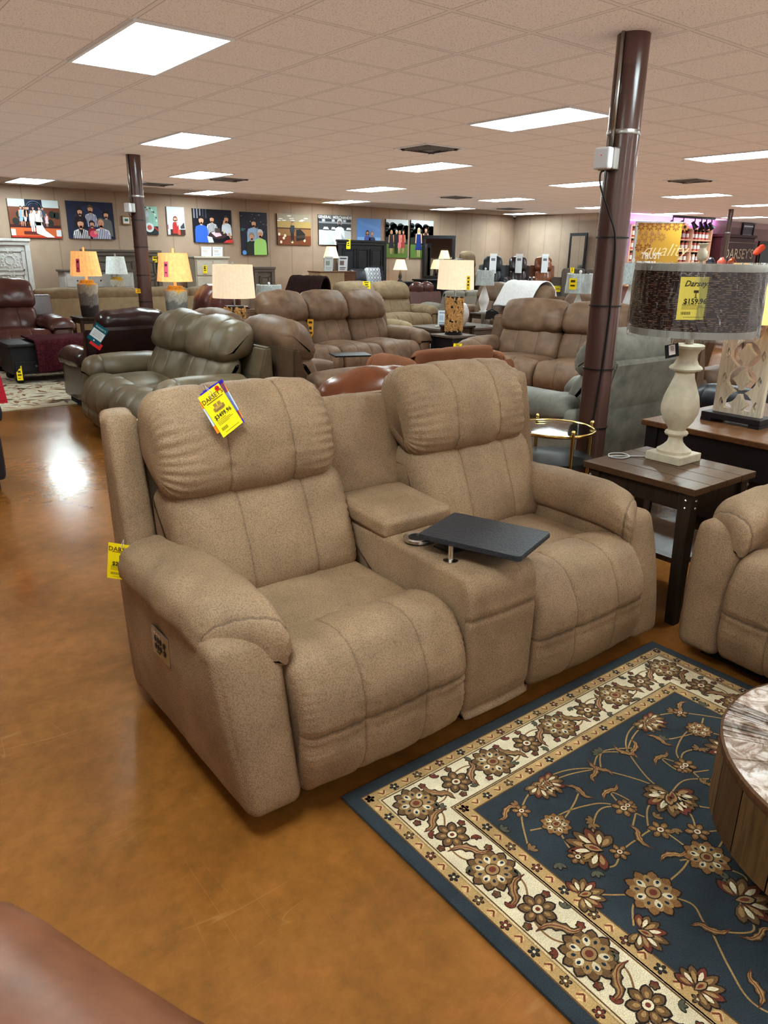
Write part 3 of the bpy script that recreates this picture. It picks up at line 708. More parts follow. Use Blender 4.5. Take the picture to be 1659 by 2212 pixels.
# ================================================================ UPHOLSTERED SEATING (parametric)
def seating(name, label, cat, mat, W, loc, rz, seats='S', aw=.2, cw=.34, D=1.0, bh=1.05, sh=.46, ah=.63, wing=True, frame=None, group=None, gather=.008, puff=.03,
            arms='round', head=True, seams=(-.33, .33), nu=20, back_tilt=1.0, flat_back=False, armmat=None, padc=.02, arm_front=True, lowseat=True, hseams=(), panel=0):
    """sofa / loveseat / recliner: local origin at the middle of the front edge, +y to the back"""
    t = thing(name, label, cat, (loc[0], loc[1], 0), rz, group)
    frame = frame or mat; ns = seats.count('S'); nc = seats.count('C')
    sw = (W-2*aw-nc*cw)/ns; x = -W/2+aw
    sd = int(abs(loc[0]*7+loc[1]*13)) % 50
    MB().box(-W/2+.05, W/2-.05, .12, D-.1, .0, .1).build('base', M['darkfab'], t)
    k = (bh-.45)/.74; tb = .2*back_tilt
    def B(y, z): return (D-.42+(y-.58)*D*back_tilt*.95, .45+(z-.45)*k)
    for sg in (-1, 1):
        cx = sg*(W/2-aw/2)
        mb = MB(); cushion(mb, (cx, D*.46, ah/2+.0), (aw*.92, D*.9, ah-.12), .05, 8, (.01, .02, 0), lambda p: V((p.x, p.y+.12*max(0, (p.z+.2))*max(0, 1-(p.y+.45)/.6), p.z)))
        a = mb.build('arm', armmat or mat, t, smooth=True)
        if arms == 'round':
            prof = [(cx-aw*.56, ah-.14, 1), (cx-aw*.62, ah-.07, 1), (cx-aw*.4, ah-.005, 1), (cx, ah+.02, 1), (cx+aw*.4, ah-.005, 1), (cx+aw*.62, ah-.07, 1), (cx+aw*.56, ah-.14, 1), (cx, ah-.16, .2)]
            mb = MB(); sweep(mb, prof, .04, D*.82, r=.07, nu=18, np_=24, crown=padc, gather=gather*.8, axis='y', seams=(-.6,), gfreq=150, seed=sd, noise_amp=.006, fn=lambda p: V((p.x, p.y, p.z-.06*max(0, 1-(p.y-.0)/.22)**2)))
            mb.build('arm_pad', armmat or mat, a, smooth=True)
    for s_ in seats:
        if s_ == 'C':
            x0, x1 = x, x+cw
            prof = [(.03, .08, 1), (.0, .2, 1), (-.01, .45, 1), (.01, ah-.08, 1), (.07, ah-.04, 1), (D*.7, ah-.03, .5), (D*.75, .3, 0), (.3, .08, 0)]
            mb = MB(); sweep(mb, prof, x0+.005, x1-.005, r=.03, nu=10, np_=40, crown=.005); c = mb.build('console', mat, t, smooth=True)
            mb = MB(); cushion(mb, ((x0+x1)/2, D*.52, ah-.0), (cw-.02, .32, .08), .025, 6, (0, 0, .012)); mb.build('console_lid', mat, c, smooth=True)
            prof = [B(.80, .55)+(0,), B(.84, .75)+(1,), B(.91, 1.0)+(1,), B(.97, 1.02)+(1,), B(1.0, .9)+(0,), B(.92, .55)+(0,)]
            mb = MB(); sweep(mb, prof, x0-.04, x1+.04, r=.03, nu=10, np_=24, crown=.02); mb.build('console_back', mat, t, smooth=True)
            x = x1; continue
        x0, x1 = x, x+sw; x = x1
        if lowseat:
            mb = MB(); cushion(mb, ((x0+x1)/2, D*.45, sh-.05), (sw-.01, D*.62, .14), .05, 8, (0, 0, puff)); mb.build('seat_cushion', mat, t, smooth=True)
            dz = sh-.475
            prof = [(.28, .43+dz, .2), (.22, .50+dz, .9), (.13, .515+dz, 1), (.05, .49+dz, 1), (-.01, .42+dz, 1), (-.04, .33, 1), (-.03, .25, 1), (-.035, .2, 1), (-.01, .12, 1), (.04, .08, .3), (.1, .1, 0), (.14, .3, 0)]
            mb = MB(); sweep(mb, prof, x0+.004, x1-.004, r=.045, nu=nu, np_=46, crown=puff*.6, seams=seams, gather=gather*.4, crease=((.46, .01, .015),), noise_amp=.006, seed=sd+x0, puck=.003); mb.build('footrest', mat, t, smooth=True)
        ov = .02 if head else 0
        prof = [B(.64, .45)+(.6,), B(.59, .5)+(1,), B(.60, .58)+(1,), B(.65, .70)+(1,), B(.70, .80)+(1,), B(.77, .84)+(.5,), B(.85, .83)+(0,), B(.86, .7)+(0,), B(.8, .5)+(0,)]
        if not head: prof = [(y_, .45+(z_-.45)*1.75, w_) for y_, z_, w_ in prof]
        mb = MB(); sweep(mb, prof, x0-ov*.3, x1+ov*.3, r=.08, nu=nu, np_=36, crown=puff, seams=seams, gather=gather*.6, noise_amp=.008, seed=sd+x0, puck=.003); mb.build('back_cushion', mat, t, smooth=True)
        if head:
            prof = [B(.80, .815)+(.3,), B(.72, .82)+(.8,), B(.67, .88)+(1,), B(.68, .98)+(1,), B(.72, 1.08)+(1,), B(.78, 1.15)+(1,), B(.85, 1.19)+(1,), B(.92, 1.18)+(1,), B(.98, 1.12)+(.9,), B(.99, 1.0)+(.6,), B(.95, .88)+(.3,)]
            mb = MB(); sweep(mb, prof, x0-ov, x1+ov, r=.09, nu=nu+4, np_=44, crown=puff, seams=hseams, gather=gather, noise_amp=.01, seed=sd+x0+3, puck=.004, gfreq=120); mb.build('headrest', mat, t, smooth=True)
    yb = D
    prof = [B(.86, .3), B(.90, .75), B(.965, 1.05), B(1.02, 1.06), (yb+.03, .5), (yb-.03, .1), (yb-.15, .1)]
    xa = W/2-(0.01 if wing else aw*.6)
    mb = MB(); mb.prism([(p[0], p[1]*(.93 if not flat_back else .9)) for p in prof], -xa, xa, 'x'); mb.build('outside_back', frame, t, bevel=.015)
    if panel:
        w_ = W/2-aw*.55; z1 = panel
        o = MB().prism([(D-.16, .12), (D+.06, z1-.02), (D+.09, z1), (D+.13, z1), (D+.135, z1-.03), (D-.08, .12)], -w_, w_, 'x').build('back_panel', frame, t, bevel=.012)
        MB().tube([(-w_, D+.12, z1-.05), (w_, D+.12, z1-.05)], .004, 6).build('piping', frame, o)
    return t
def L2W(t, x, y, z):
    a = t.rotation_euler[2]; return V((t.location.x+x*cos(a)-y*sin(a), t.location.y+x*sin(a)+y*cos(a), z))

# ---- nearer seating around the loveseat
nb = dup(hero, (2.71, 1.45, 0), -90, 'tan pebbled loveseat cut by the right picture edge, turned sideways beside the rug')
for ch in list(nb.children):
    if ch.name.startswith(('console',)) and not ch.name.startswith('console_back'):
        for g in list(ch.children):
            if g.name.startswith(('tray', 'cup', 'charging')): bpy.data.objects.remove(g)
olive = seating('reclining_loveseat', 'olive brown leather loveseat behind the tan loveseat, left of the brown sofas', 'sofa', M['olive'], 2.0, (2.04, 6.46), -90, 'SS', .22, .3, 1.02, 1.05, .47, .64, puff=.05, gather=.006, nu=34, hseams=(.5,))
back2 = seating('reclining_loveseat', 'brown suede console loveseat backing onto the olive loveseat', 'sofa', M['brown'], 2.36, (4.2, 6.39), 90, 'SCS', .22, .34, 1.05, 1.05, .47, .64, frame=M['frame_suede'], puff=.05, gather=.012, nu=30)
seating('reclining_sofa', 'three-seat brown suede sofa facing forward behind the small black tray', 'sofa', M['brown'], 2.35, (5.65, 7.7), 0, 'SSS', .22, .3, 1.1, 1.12, .48, .64, puff=.045, gather=.012, nu=30)
seating('reclining_loveseat', 'brown suede loveseat just left of the cabled steel column', 'sofa', M['brown'], 2.05, (6.4, 5.55), -72, 'SS', .24, .3, 1.05, 1.1, .47, .66, puff=.045, gather=.012, nu=30)
seating('recliner', 'dark brown leather recliner seen from behind, teal tag on its back', 'recliner', M['darkleather'], 1.08, (2.8, 8.85), 180, 'S', .2, .3, 1.0, 1.02, .46, .6, puff=.03, nu=24, back_tilt=1.1, panel=.88)
seating('recliner', 'grey suede recliner seen from behind, right of the cabled column', 'recliner', M['grey'], 1.12, (4.88, 4.23), 180, 'S', .2, .3, 1.0, 1.1, .46, .62, puff=.03, nu=24, back_tilt=1.2, flat_back=True, panel=.93)
seating('armchair', 'glossy cognac leather armchair peeking up behind the tan loveseat', 'armchair', M['cognac'], 1.0, (2.22, 3.72), 180, 'S', .2, .3, .95, 1.03, .46, .6, puff=.06, gather=.002, nu=24, seams=())
seating('sofa', 'terracotta velvet sofa peeking up behind the right headrest', 'sofa', M['terracotta'], 1.1, (4.3, 5.16), 180, 'S', .1, .3, .82, .92, .46, .8, head=False, puff=.02, gather=.004)
seating('recliner', 'maroon leather recliner at the left edge facing the black trunk', 'recliner', M['maroon'], 1.45, (2.45, 11.35), 0, 'S', .3, .3, 1.1, 1.17, .5, .68, puff=.05, nu=26)
seating('sofa', 'long tan sofa seen from behind, in front of the white washed dresser', 'sofa', M['taupe'], 4.2, (5.3, 15.3), 180, 'SSSS', .2, .3, 1.0, .95, .46, .6, puff=.03, frame=M['beige'])
seating('sofa', 'maroon leather sofa behind the dark brown recliner, left of the plastic wrapped lamp', 'sofa', M['maroon'], 1.25, (3.75, 9.48), -90, 'SS', .18, .3, .95, 1.16, .46, .66, puff=.05, gather=.014)
seating('reclining_loveseat', 'taupe loveseat with winged back and yellow tag below the black headboard', 'sofa', M['taupe'], 2.15, (9.35, 11.6), 0, 'SS', .2, .3, 1.05, 1.08, .47, .63, puff=.04)
seating('recliner', 'beige recliner tucked behind the right end of the three-seat sofa', 'recliner', M['beige'], .95, (7.25, 9.15), 0, 'S', .18, .3, .95, 1.02, .46, .6)
seating('sofa', 'grey fabric sofa behind the cork lamp, seen from its back', 'sofa', M['greyfab'], 2.2, (12.3, 13.3), 180, 'SSS', .2, .3, .95, .92, .45, .6, head=False)
seating('sofa', 'pale grey sofa peeking left of the winged taupe loveseat', 'sofa', M['greyfab'], 1.2, (9.5, 14.2), 180, 'S', .2, .3, .95, .92, .45, .6, head=False)
throwsofa = seating('reclining_loveseat', 'brown suede loveseat with a white plush throw over its end', 'sofa', M['brown2'], 2.2, (10.7, 10.6), -85, 'SS', .22, .3, 1.05, 1.08, .47, .63, puff=.045)
seating('recliner', 'small brown recliner squeezed behind the column-side brown loveseat', 'recliner', M['brown2'], .9, (9.4, 7.75), -80, 'S', .18, .3, .95, 1.08, .46, .6)
seating('recliner', 'brown recliner seen from the side, just right of the cabled column', 'recliner', M['brown2'], 0.85, (7.4, 4.02), 90, 'S', .2, .3, 1.0, 1.12, .46, .62, puff=.05, gather=.014)
seating('recliner', 'brown suede recliner back under the right white lampshade', 'recliner', M['frame_suede'], 1.2, (10.2, 6.9), 180, 'S', .2, .3, 1.0, 1.05, .46, .62)
seating('recliner', 'black leather recliner behind the carved panel lamp', 'recliner', M['black'], 1.0, (6.3, 3.3), 172, 'S', .2, .3, 1.0, 1.04, .46, .62, puff=.05, gather=.012)
seating('recliner', 'black leather recliner cut by the right edge behind the carved lamp', 'recliner', M['black'], 1.3, (6.1, 1.55), -95, 'S', .25, .3, 1.0, 1.05, .5, .64, puff=.07, gather=.012)
seating('recliner', 'black fabric chair cut by the left edge with a red price tag', 'recliner', M['black'], .95, (.52, 5.55), 0, 'S', .2, .3, 1.0, 1.0, .46, .64)
seating('recliner', 'cognac leather recliner with a dark fur throw near the pale oak cabinet', 'recliner', M['cognac'], .95, (7.65, 12.95), -60, 'S', .2, .3, .95, 1.05, .46, .62)
seating('sofa', 'burgundy leather sofa in front of the patterned bed', 'sofa', M['maroon'], 1.0, (11.6, 14.25), 180, 'SS', .2, .3, .85, 1.0, .46, .62, puff=.05)
seating('armchair', 'worn brown leather armchair in the lower left corner of the picture', 'armchair', M['brownleather'], 1.1, (-.565, 1.085), 203, 'S', .36, .3, 1.35, .98, .46, .68, nu=40, puff=.03, gather=.002, head=False)
INFOTAGS = []
# corner row of lift recliners on an unseen raised platform
struct(MB().box(14.5, 17.9, 12.9, 15.6, 0, .5).build('display_platform_1', M['darkfab']))
corner = [(995, 13.3, 'black', 1.02, 'black leather recliner right of the tilted dresser mirror, first of the corner row', 0, 13.9), (1038, 14.6, 'taupe', 1.22, 'tall taupe recliner in the corner row, between two black recliners', 0, 0), (1072, 13.5, 'black', 1.1, 'navy black recliner with white tag, left of the grey one', 1, 0),
          (1098, 14.75, 'grey', 1.12, 'grey recliner tucked behind the navy black one', 0, 0), (1128, 13.5, 'espresso', 1.1, 'espresso leather recliner with white tag in the corner row', 1, 0), (1150, 14.75, 'grey', 1.12, 'grey recliner tucked behind the espresso one', 0, 0),
          (1184, 13.5, 'cognac', 1.1, 'cognac brown recliner with white tag in the corner row', 1, 0)]
for px, y, mk, bh, lab, tg, _ in corner:
    p = AY(px, 556, y)
    t = seating('lift_recliner', lab, 'recliner', M[mk], .68, (p.x, y), -38 if y < 14 else -8, 'S', .13, .3, .8, bh, .46, .6, group=None, nu=14, lowseat=False)
    t.location.z = .5
    if tg:
        q = AY(px-9, 556, y+.1)
        a = Art(.002); a.R(-.085, -.42, .085, 0, (232, 234, 238)); a.R(-.05, -.12, .05, -.06, (120, 120, 130), 2); a.R(-.085, -.0, .1, .05, (240, 240, 240), 1)
        o = a.mb.build('info_tag', M['tagpaper'], None, recalc=False); INFOTAGS.append((o, px-7)); tag(o, {1072: 'long white info tag on the navy black recliner', 1128: 'long white info tag on the espresso recliner', 1184: 'long white info tag on the cognac corner recliner'}[px], 'tag')
cs = seating('sofa', 'charcoal brown fabric sofa at the right end of the corner row', 'sofa', M['greydark'], 1.5, (14.3, 10.9), -40, 'SS', .2, .3, .95, 1.45, .5, .7, head=False)

# ================================================================ SMALL TABLES, LAMPS
def sqtable(name, label, x0, x1, y0, y1, h, top, legm, legw=.06, th=.03, shelf=None, splay=.03, rough=False, planks=0, apron=.07):
    t = thing(name, label, 'table', ((x0+x1)/2, (y0+y1)/2, 0)); hx, hy = (x1-x0)/2, (y1-y0)/2
    mb = MB()
    if planks:
        for k in range(planks):
            a = -hx+2*hx*k/planks; mb.box(a+.0012, a+2*hx/planks-.0012, -hy, hy, h-th, h, col=(1-.1*(k % 2),)*3+(1,), bev=.002)
    else: mb.box(-hx, hx, -hy, hy, h-th, h, bev=.006)
    mb.build('table_top', top, t)
    for sx in (-1, 1):
        for sy in (-1, 1):
            cx, cy = sx*(hx-legw*.8), sy*(hy-legw*.8); l = legw/2; s_ = .72
            dx, dy = sx*splay, sy*splay
            vs = [(cx+a*l, cy+b*l, h-th) for a, b in ((-1, -1), (1, -1), (1, 1), (-1, 1))] + [(cx+dx+a*l*s_, cy+dy+b*l*s_, 0) for a, b in ((-1, -1), (1, -1), (1, 1), (-1, 1))]
            lg = MB().add(vs, [(0, 1, 2, 3), (7, 6, 5, 4)]+[(i, 4+i, 4+(i+1) % 4, (i+1) % 4) for i in range(4)]).build('leg', legm, t)
    if apron:
        MB().box(-hx+.05, hx-.05, -hy+.035, -hy+.055, h-th-apron, h-th).box(-hx+.05, hx-.05, hy-.055, hy-.035, h-th-apron, h-th).box(-hx+.035, -hx+.055, -hy+.05, hy-.05, h-th-apron, h-th).box(hx-.055, hx-.035, -hy+.05, hy-.05, h-th-apron, h-th).build('apron', legm, t)
    if shelf: MB().box(-hx+.04, hx-.04, -hy+.04, hy-.04, shelf, shelf+.025).build('shelf', top, t)
    return t
et = sqtable('end_table', 'dark plank-topped end table right of the tan loveseat under the wrapped lamp', 2.945, 3.475, 1.59, 2.185, .66, M['darkwood'], M['darkwood_leg'], .065, .03, .28, .02, planks=4, apron=.085)
for sx, sy in ((-1, -1), (-1, 1), (1, -1)):
    mb = MB()
    for z in (.6, .565): mb.lathe([(.007, 0), (.006, .004), (.001, .007)], 8, mat=Matrix.Translation((sx*.222, sy*.2555-.03, z)) @ Matrix.Rotation(pi/2, 4, 'X')).lathe([(.007, 0), (.006, .004), (.001, .007)], 8, mat=Matrix.Translation((sx*.2225-.032, sy*.2555, z)) @ Matrix.Rotation(-pi/2, 4, 'Y'))
    mb.build('bolt', M['steel'], et)
# glass in the lower shelf reads pale: a sheet of paper-white boards
ct = sqtable('console_table', 'long black table with a brown wood top under the carved panel lamp', 4.07, 5.3, 1.72, 2.62, .66, M['brownwood'], M['blackwood'], .08, .035, None, 0, apron=.2)
MB().box(-.52, .52, -.36, .36, .12, .6).build('body', M['blackwood'], ct)

def lathe_part(t, name, mat, prof, n=28, c=(0, 0, 0), smooth='auto', colf=None, cap=True):
    return MB().lathe(prof, n, c, colf=colf, cap=cap).build(name, mat, t, smooth=smooth)
def shade(t, mat, r0, z0, r1, z1, n=40, pleat=0, rim=None):
    mb = MB(); vs = []; fs = []
    for i, (r, z) in enumerate(((r0, z0), (r1, z1), (r1-.006, z1), (r0-.006, z0))):
        for k in range(n):
            a = 2*pi*k/n; rr = r+(pleat if k % 2 else 0); vs.append((rr*cos(a), rr*sin(a), z))
    for i in range(4):
        for k in range(n): fs.append((i*n+k, i*n+(k+1) % n, ((i+1) % 4)*n+(k+1) % n, ((i+1) % 4)*n+k))
    s = mb.add(vs, fs).build('lamp_shade', mat, t, smooth='auto' if not pleat else False, recalc=True)
    return s
# ---- the wrapped lamp on the end table
lx, ly, lz = 3.335, 1.945, .66
K = .969
wl = thing('table_lamp', 'cream turned-baluster table lamp with plastic-wrapped dark woven shade on the end table', 'lamp', (lx, ly, lz))
def H(z): return (CAMH-(CAMH-z)*K)-lz
MB().box(-.095, .095, -.095, .095, 0, H(.672), bev=.004).build('plinth', M['cream_ceramic'], wl)
prof = [(.080, H(.672)), (.082, H(.685)), (.07, H(.693)), (.055, H(.705)), (.038, H(.725)), (.033, H(.745)), (.037, H(.757)), (.052, H(.763)), (.056, H(.772)), (.052, H(.781)), (.04, H(.787)), (.045, H(.80)), (.07, H(.835)), (.086, H(.875)), (.089, H(.91)), (.08, H(.96)), (.062, H(1.01)), (.048, H(1.05)), (.043, H(1.075)),
        (.05, H(1.083)), (.072, H(1.089)), (.077, H(1.097)), (.072, H(1.106)), (.058, H(1.115)), (.046, H(1.14)), (.046, H(1.165)), (.058, H(1.185)), (.071, H(1.195)), (.072, H(1.207)), (.066, H(1.212)), (.012, H(1.214))]
lathe_part(wl, 'body', M['cream_ceramic'], prof, 48)
lathe_part(wl, 'neck', M['creamwood'], [(.02, H(1.21)), (.018, H(1.25)), (.008, H(1.26)), (.008, H(1.6))], 16)
R_ = .275
def wovencol(a, z):
    return (1, 1, 1, 1)
shd = MB(); nseg = 150; rowz = []
zb, zt = H(1.262), H(1.585)
brown, tanc, creamc = rgb(66, 40, 36), rgb(212, 172, 134), rgb(206, 200, 186)
NR = 34; random.seed(3)
for k in range(nseg):
    a0, a1 = 2*pi*k/nseg, 2*pi*(k+1)/nseg
    for i in range(NR):
        z0 = zb+.03+(zt-zb-.06)*i/NR; z1 = zb+.03+(zt-zb-.06)*(i+1)/NR; zm = z0+(z1-z0)*.72
        dash = random.random() < .42
        bq = .75+.5*random.random(); b_ = sc(brown, bq)
        for (q0, q1, c_, rr) in ((z0, zm, b_, R_+.002), (zm, z1, sc(tanc, .8+.6*random.random()) if dash else b_, R_)):
            shd.add([(rr*cos(a0), rr*sin(a0), q0), (rr*cos(a1), rr*sin(a1), q0), (rr*cos(a1), rr*sin(a1), q1), (rr*cos(a0), rr*sin(a0), q1)], [(0, 1, 2, 3)], c_)
wsh = shd.build('lamp_shade', M['paint'], wl, recalc=False)
for z0, z1 in ((zb, zb+.031), (zt-.031, zt)):
    lathe_part(wl, 'shade_band', plain('cream_trim', rgb(206, 200, 188), .6) if 'cream_trim' not in bpy.data.materials else bpy.data.materials['cream_trim'], [(R_+.004, z0), (R_+.004, z1), (R_-.004, z1), (R_-.004, z0), (R_+.004, z0)], 64, cap=False)
mb = MB(); n = 160; vs = []; fs = []; rows_ = 26
for i in range(rows_+1):
    z = zb-.012+(zt-zb+.02)*i/rows_
    for k in range(n):
        a = 2*pi*k/n; q = noise.noise((cos(a)*3.2, sin(a)*3.2, z*5))*.007+noise.noise((cos(a)*9, sin(a)*9, z*7))*.004
        rr = R_+.012+q+.006*abs(noise.noise((cos(a)*6+4, sin(a)*6, z*2))); vs.append((rr*cos(a), rr*sin(a), z))
for i in range(rows_):
    for k in range(n): fs.append((i*n+k, i*n+(k+1) % n, (i+1)*n+(k+1) % n, (i+1)*n+k))
mb.add(vs, fs).build('plastic_wrap', M['film'], wl, smooth=True, recalc=False)
lathe_part(wl, 'finial', M['cream_ceramic'], [(.016, H(1.60)), (.02, H(1.605)), (.024, H(1.62)), (.021, H(1.64)), (.012, H(1.652)), (.012, H(1.658)), (.024, H(1.674)), (.02, H(1.676))], 20)
# tags on the wrapped lamp
tq = AR(1495, 692, 3.27); rgt = AR(1529, 692, 3.27)-AR(1466, 692, 3.27)
price_tag('price_tag', 'pale yellow price tag on the plastic-wrapped brown woven lampshade', AR(1496, 691, 3.315), rgt, AR(1507, 602, 3.33)-AR(1496, 692, 3.33), .146, .178, (238, 224, 108), 'Darseys', '$159.96', 'lamp', headshear=.35)
t = thing('hang_tag', 'small black and white hang tag dangling below the wrapped lampshade', 'tag', (0, 0, 0))
a = Art(.0007); a.R(-.032, 0, .032, .062, (24, 24, 26), 0); a.R(-.014, .012, .016, .058, (236, 226, 224), 1)
for k in range(5): a.R(-.006, .03+k*.005, .01, .032+k*.005, (60, 50, 50), 2)
a.mb.build('card', M['tagpaper'], t, recalc=False); MB().tube([(0, .055, .001), (.01, .09, 0), (.02, .13, .0)], .0008, 5).build('string', M['whiteplastic'], t)
t.matrix_world = frame_mat(AR(1452, 772, 3.48), (.82, -.57, .22), (-.1, 0, 1))
# cord looped on the table top
MB().tube(catmull([(3.1, 2.15, .664), (3.16, 2.19, .664), (3.22, 2.16, .664), (3.2, 2.1, .664), (3.13, 2.1, .664), (3.12, 2.16, .664), (3.28, 2.04, .664)], 40, False), .003, 6, col=rgb(200, 200, 200)).build('cord', M['paint'], wl, smooth=True).matrix_parent_inverse = Matrix.Translation((-lx, -ly, -lz))

# ---- carved panel lamp
cl = thing('table_lamp', 'whitewashed carved lattice panel lamp with glowing amber shade at the right edge', 'lamp', (4.46, 2.22, .66))
MB().box(-.085, .085, -.185, .185, .02, .055, bev=.004).box(-.085, .085, -.185, -.12, 0, .02).box(-.085, .085, .12, .185, 0, .02).build('base', M['blackwood'], cl)
def lattice():
    """carved pierced panel: a slab with petal-shaped through holes cut as open cells"""
    w_, h_ = .3, .57; mb = MB(); N_ = 84; Mz = 160; th = .035
    def hole(x, z):
        if abs(x) > w_/2-.022 or z < .03 or z > h_-.03: return False
        s_ = .15; cx = round((x)/s_-.5)*s_+.5*s_; c0 = (x, z-.285)
        for oz in (-2, -1, 0, 1, 2):
            for ox in (0,):
                dx, dz = c0[0]-ox*s_*2, c0[1]-oz*s_
                for a in (pi/4, -pi/4, 3*pi/4, -3*pi/4):
                    px, pz = cos(a)*.070, sin(a)*.056
                    u = (dx-px)*cos(a)+(dz-pz)*sin(a); v = -(dx-px)*sin(a)+(dz-pz)*cos(a)
                    if (u/.053)**2+(v/.0225)**2 < 1: return True
                if abs(dx)+abs(dz) < .018: return True
                dz2 = c0[1]-(oz+.5)*s_
                if abs(abs(dx)-.108)+abs(dz2)*.5 < .017 and abs(dx) < .12: return True
        return False
    cell = [[not hole(-w_/2+w_*(i+.5)/N_, h_*(j+.5)/Mz) for j in range(Mz)] for i in range(N_)]
    def P(i, j, y): return (y, -w_/2+w_*i/N_, h_*j/Mz)
    for i in range(N_):
        j = 0
        while j < Mz:
            if not cell[i][j]: j += 1; continue
            k = j
            while k < Mz and cell[i][k]: k += 1
            mb.add([P(i, j, -th/2), P(i+1, j, -th/2), P(i+1, k, -th/2), P(i, k, -th/2), P(i, j, th/2), P(i+1, j, th/2), P(i+1, k, th/2), P(i, k, th/2)], [(0, 1, 2, 3), (7, 6, 5, 4), (0, 4, 5, 1), (3, 2, 6, 7)])
            j = k
        for j in range(Mz):
            if cell[i][j]:
                if i == 0 or not cell[i-1][j]: mb.add([P(i, j, -th/2), P(i, j+1, -th/2), P(i, j+1, th/2), P(i, j, th/2)], [(0, 1, 2, 3)])
                if i == N_-1 or not cell[i+1][j]: mb.add([P(i+1, j, -th/2), P(i+1, j, th/2), P(i+1, j+1, th/2), P(i+1, j+1, -th/2)], [(0, 1, 2, 3)])
    return mb
o = lattice().build('carved_panel', M['carved'], cl, recalc=False); o.location = (0, 0, .055)
lathe_part(cl, 'stem', M['brass'], [(.008, .6), (.008, .75)], 10)
s_ = shade(cl, M['shade_pale'], .24, .60, .2, .93); s_.location = (0.06, -.02, 0)

# ---- glass and brass tables
def glasstable(label, x, y, z, r, low):
    t = thing('round_side_table', label, 'table', (x, y, 0))
    MB().lathe([(r-.012, z-.006), (r, z-.012), (r+.004, z), (r, z+.01), (r-.012, z+.006), (r-.012, z-.006)], 56, cap=False).build('rim', M['brass'], t, smooth=True)
    lathe_part(t, 'table_top', M['glass'], [(r-.012, z-.003), (r-.012, z+.004)], 56)
    lathe_part(t, 'shelf', M['blackplastic'], [(r-.02, low-.02), (r-.0, low-.015), (r, low+.012), (r-.02, low+.015)], 56)
    for k in range(4):
        a = pi/4+k*pi/2+.35; g = MB().lathe([(.011, 0), (.011, z+.015)], 12, (cos(a)*(r+.006), sin(a)*(r+.006), 0)).build('leg', M['brass'], t, smooth='auto')
        MB().lathe([(.001, 0), (.012, .006), (.014, .014), (.008, .026), (.001, .028)], 12, (cos(a)*(r+.006), sin(a)*(r+.006), z+.014)).build('knob', M['brass'], g, smooth=True)
    return t
glasstable('round brass and glass side table between the tan loveseat and the brown column', 3.62, 2.93, .6, .25, .41)
glasstable('round brass and glass side table mostly hidden left behind the tan loveseat', 1.23, 3.03, .56, .25, .41)
TLq = AR(268, 1180, 2.35)
price_tag('price_tag', 'yellow price tag hanging low behind the left side of the tan loveseat', AR(262, 1252, 2.38), AR(300, 1188, 2.38)-AR(246, 1180, 2.38), AR(258, 1180, 2.38)-AR(240, 1245, 2.38), .1, .135, (250, 222, 24), 'DARSEY\'S', '$299.96', 'chair')

# ---- reclaimed wood drum coffee table
def flaky():
    m, nt, p = newmat('weathered_reclaimed_boards'); L = nt.links.new
    tc = nd(nt, 'ShaderNodeTexCoord'); n1 = nd(nt, 'ShaderNodeTexNoise', Scale=16.0, Detail=9.0, Roughness=.72, Distortion=1.2); L(tc.outputs['Object'], n1.inputs['Vector'])
    r = ramp(nt, [(.36, rgb(104, 78, 60)), (.46, rgb(160, 136, 118)), (.54, rgb(206, 194, 188)), (.7, rgb(228, 222, 222))]); L(n1.outputs[0], r.inputs[0])
    L(mixc(nt, 1.0, r.outputs[0], vcol(nt), 'MULTIPLY'), p.inputs['Base Color']); p.inputs['Roughness'].default_value = .5
    b = nd(nt, 'ShaderNodeBump', Strength=.4, Distance=.004); L(n1.outputs[0], b.inputs['Height']); L(b.outputs[0], p.inputs['Normal']); return m
M['reclaimed_top'] = flaky()
M['reclaimed_side'] = wood('reclaimed_side_boards', rgb(128, 96, 66), .5, 5, 2, .55)
dr = thing('drum_coffee_table', 'round reclaimed-wood drum coffee table standing on the blue rug', 'table', (1.965, .39, 0))
mb = MB(); R_ = .434; n = 22
random.seed(5)
for k in range(n):
    a0, a1 = 2*pi*k/n, 2*pi*(k+1)/n; cols = sc((1, 1, 1, 1), 1); g = .45+.65*random.random(); c_ = (g, g*(.94+.1*random.random()), g*.9, 1)
    vs = []
    for j in range(4):
        a = a0+.004+(a1-a0-.008)*j/3
        vs += [(R_*cos(a), R_*sin(a), .2), (R_*cos(a), R_*sin(a), .405)]
    mb.add(vs, [(2*j, 2*j+2, 2*j+3, 2*j+1) for j in range(3)], c_)
mb.lathe([(R_-.004, .2), (.001, .2)], 60, col=(.3, .3, .3, 1), cap=False).build('side_boards', M['reclaimed_side'], dr, recalc=False)
mb = MB(); g0 = 0.0; random.seed(8)
while g0 < 2*pi-.001:
    thin = (g0 % (pi/2)) < .55                      # fans of narrow strips between the broad sunburst boards
    wd = random.choice((.012, .018, .026)) if thin else random.choice((.16, .22, .3)); g1 = min(2*pi, g0+wd)
    g = random.choice((.42, .6, .78, .9)) if thin else random.choice((.88, 1.0, 1.12)); hgt = .414+random.random()*.004
    k_ = max(1, int((g1-g0)/.06)); ring = [(R_*.998*cos(g0+.002+(g1-g0-.004)*j/k_), R_*.998*sin(g0+.002+(g1-g0-.004)*j/k_)) for j in range(k_+1)]
    mb.prism([(0, 0)]+ring, .395, hgt, 'z', col=(min(1, g), min(1, g*.95), min(1, g*.9), 1)); g0 = g1
o = mb.build('top_boards', M['reclaimed_top'], dr)
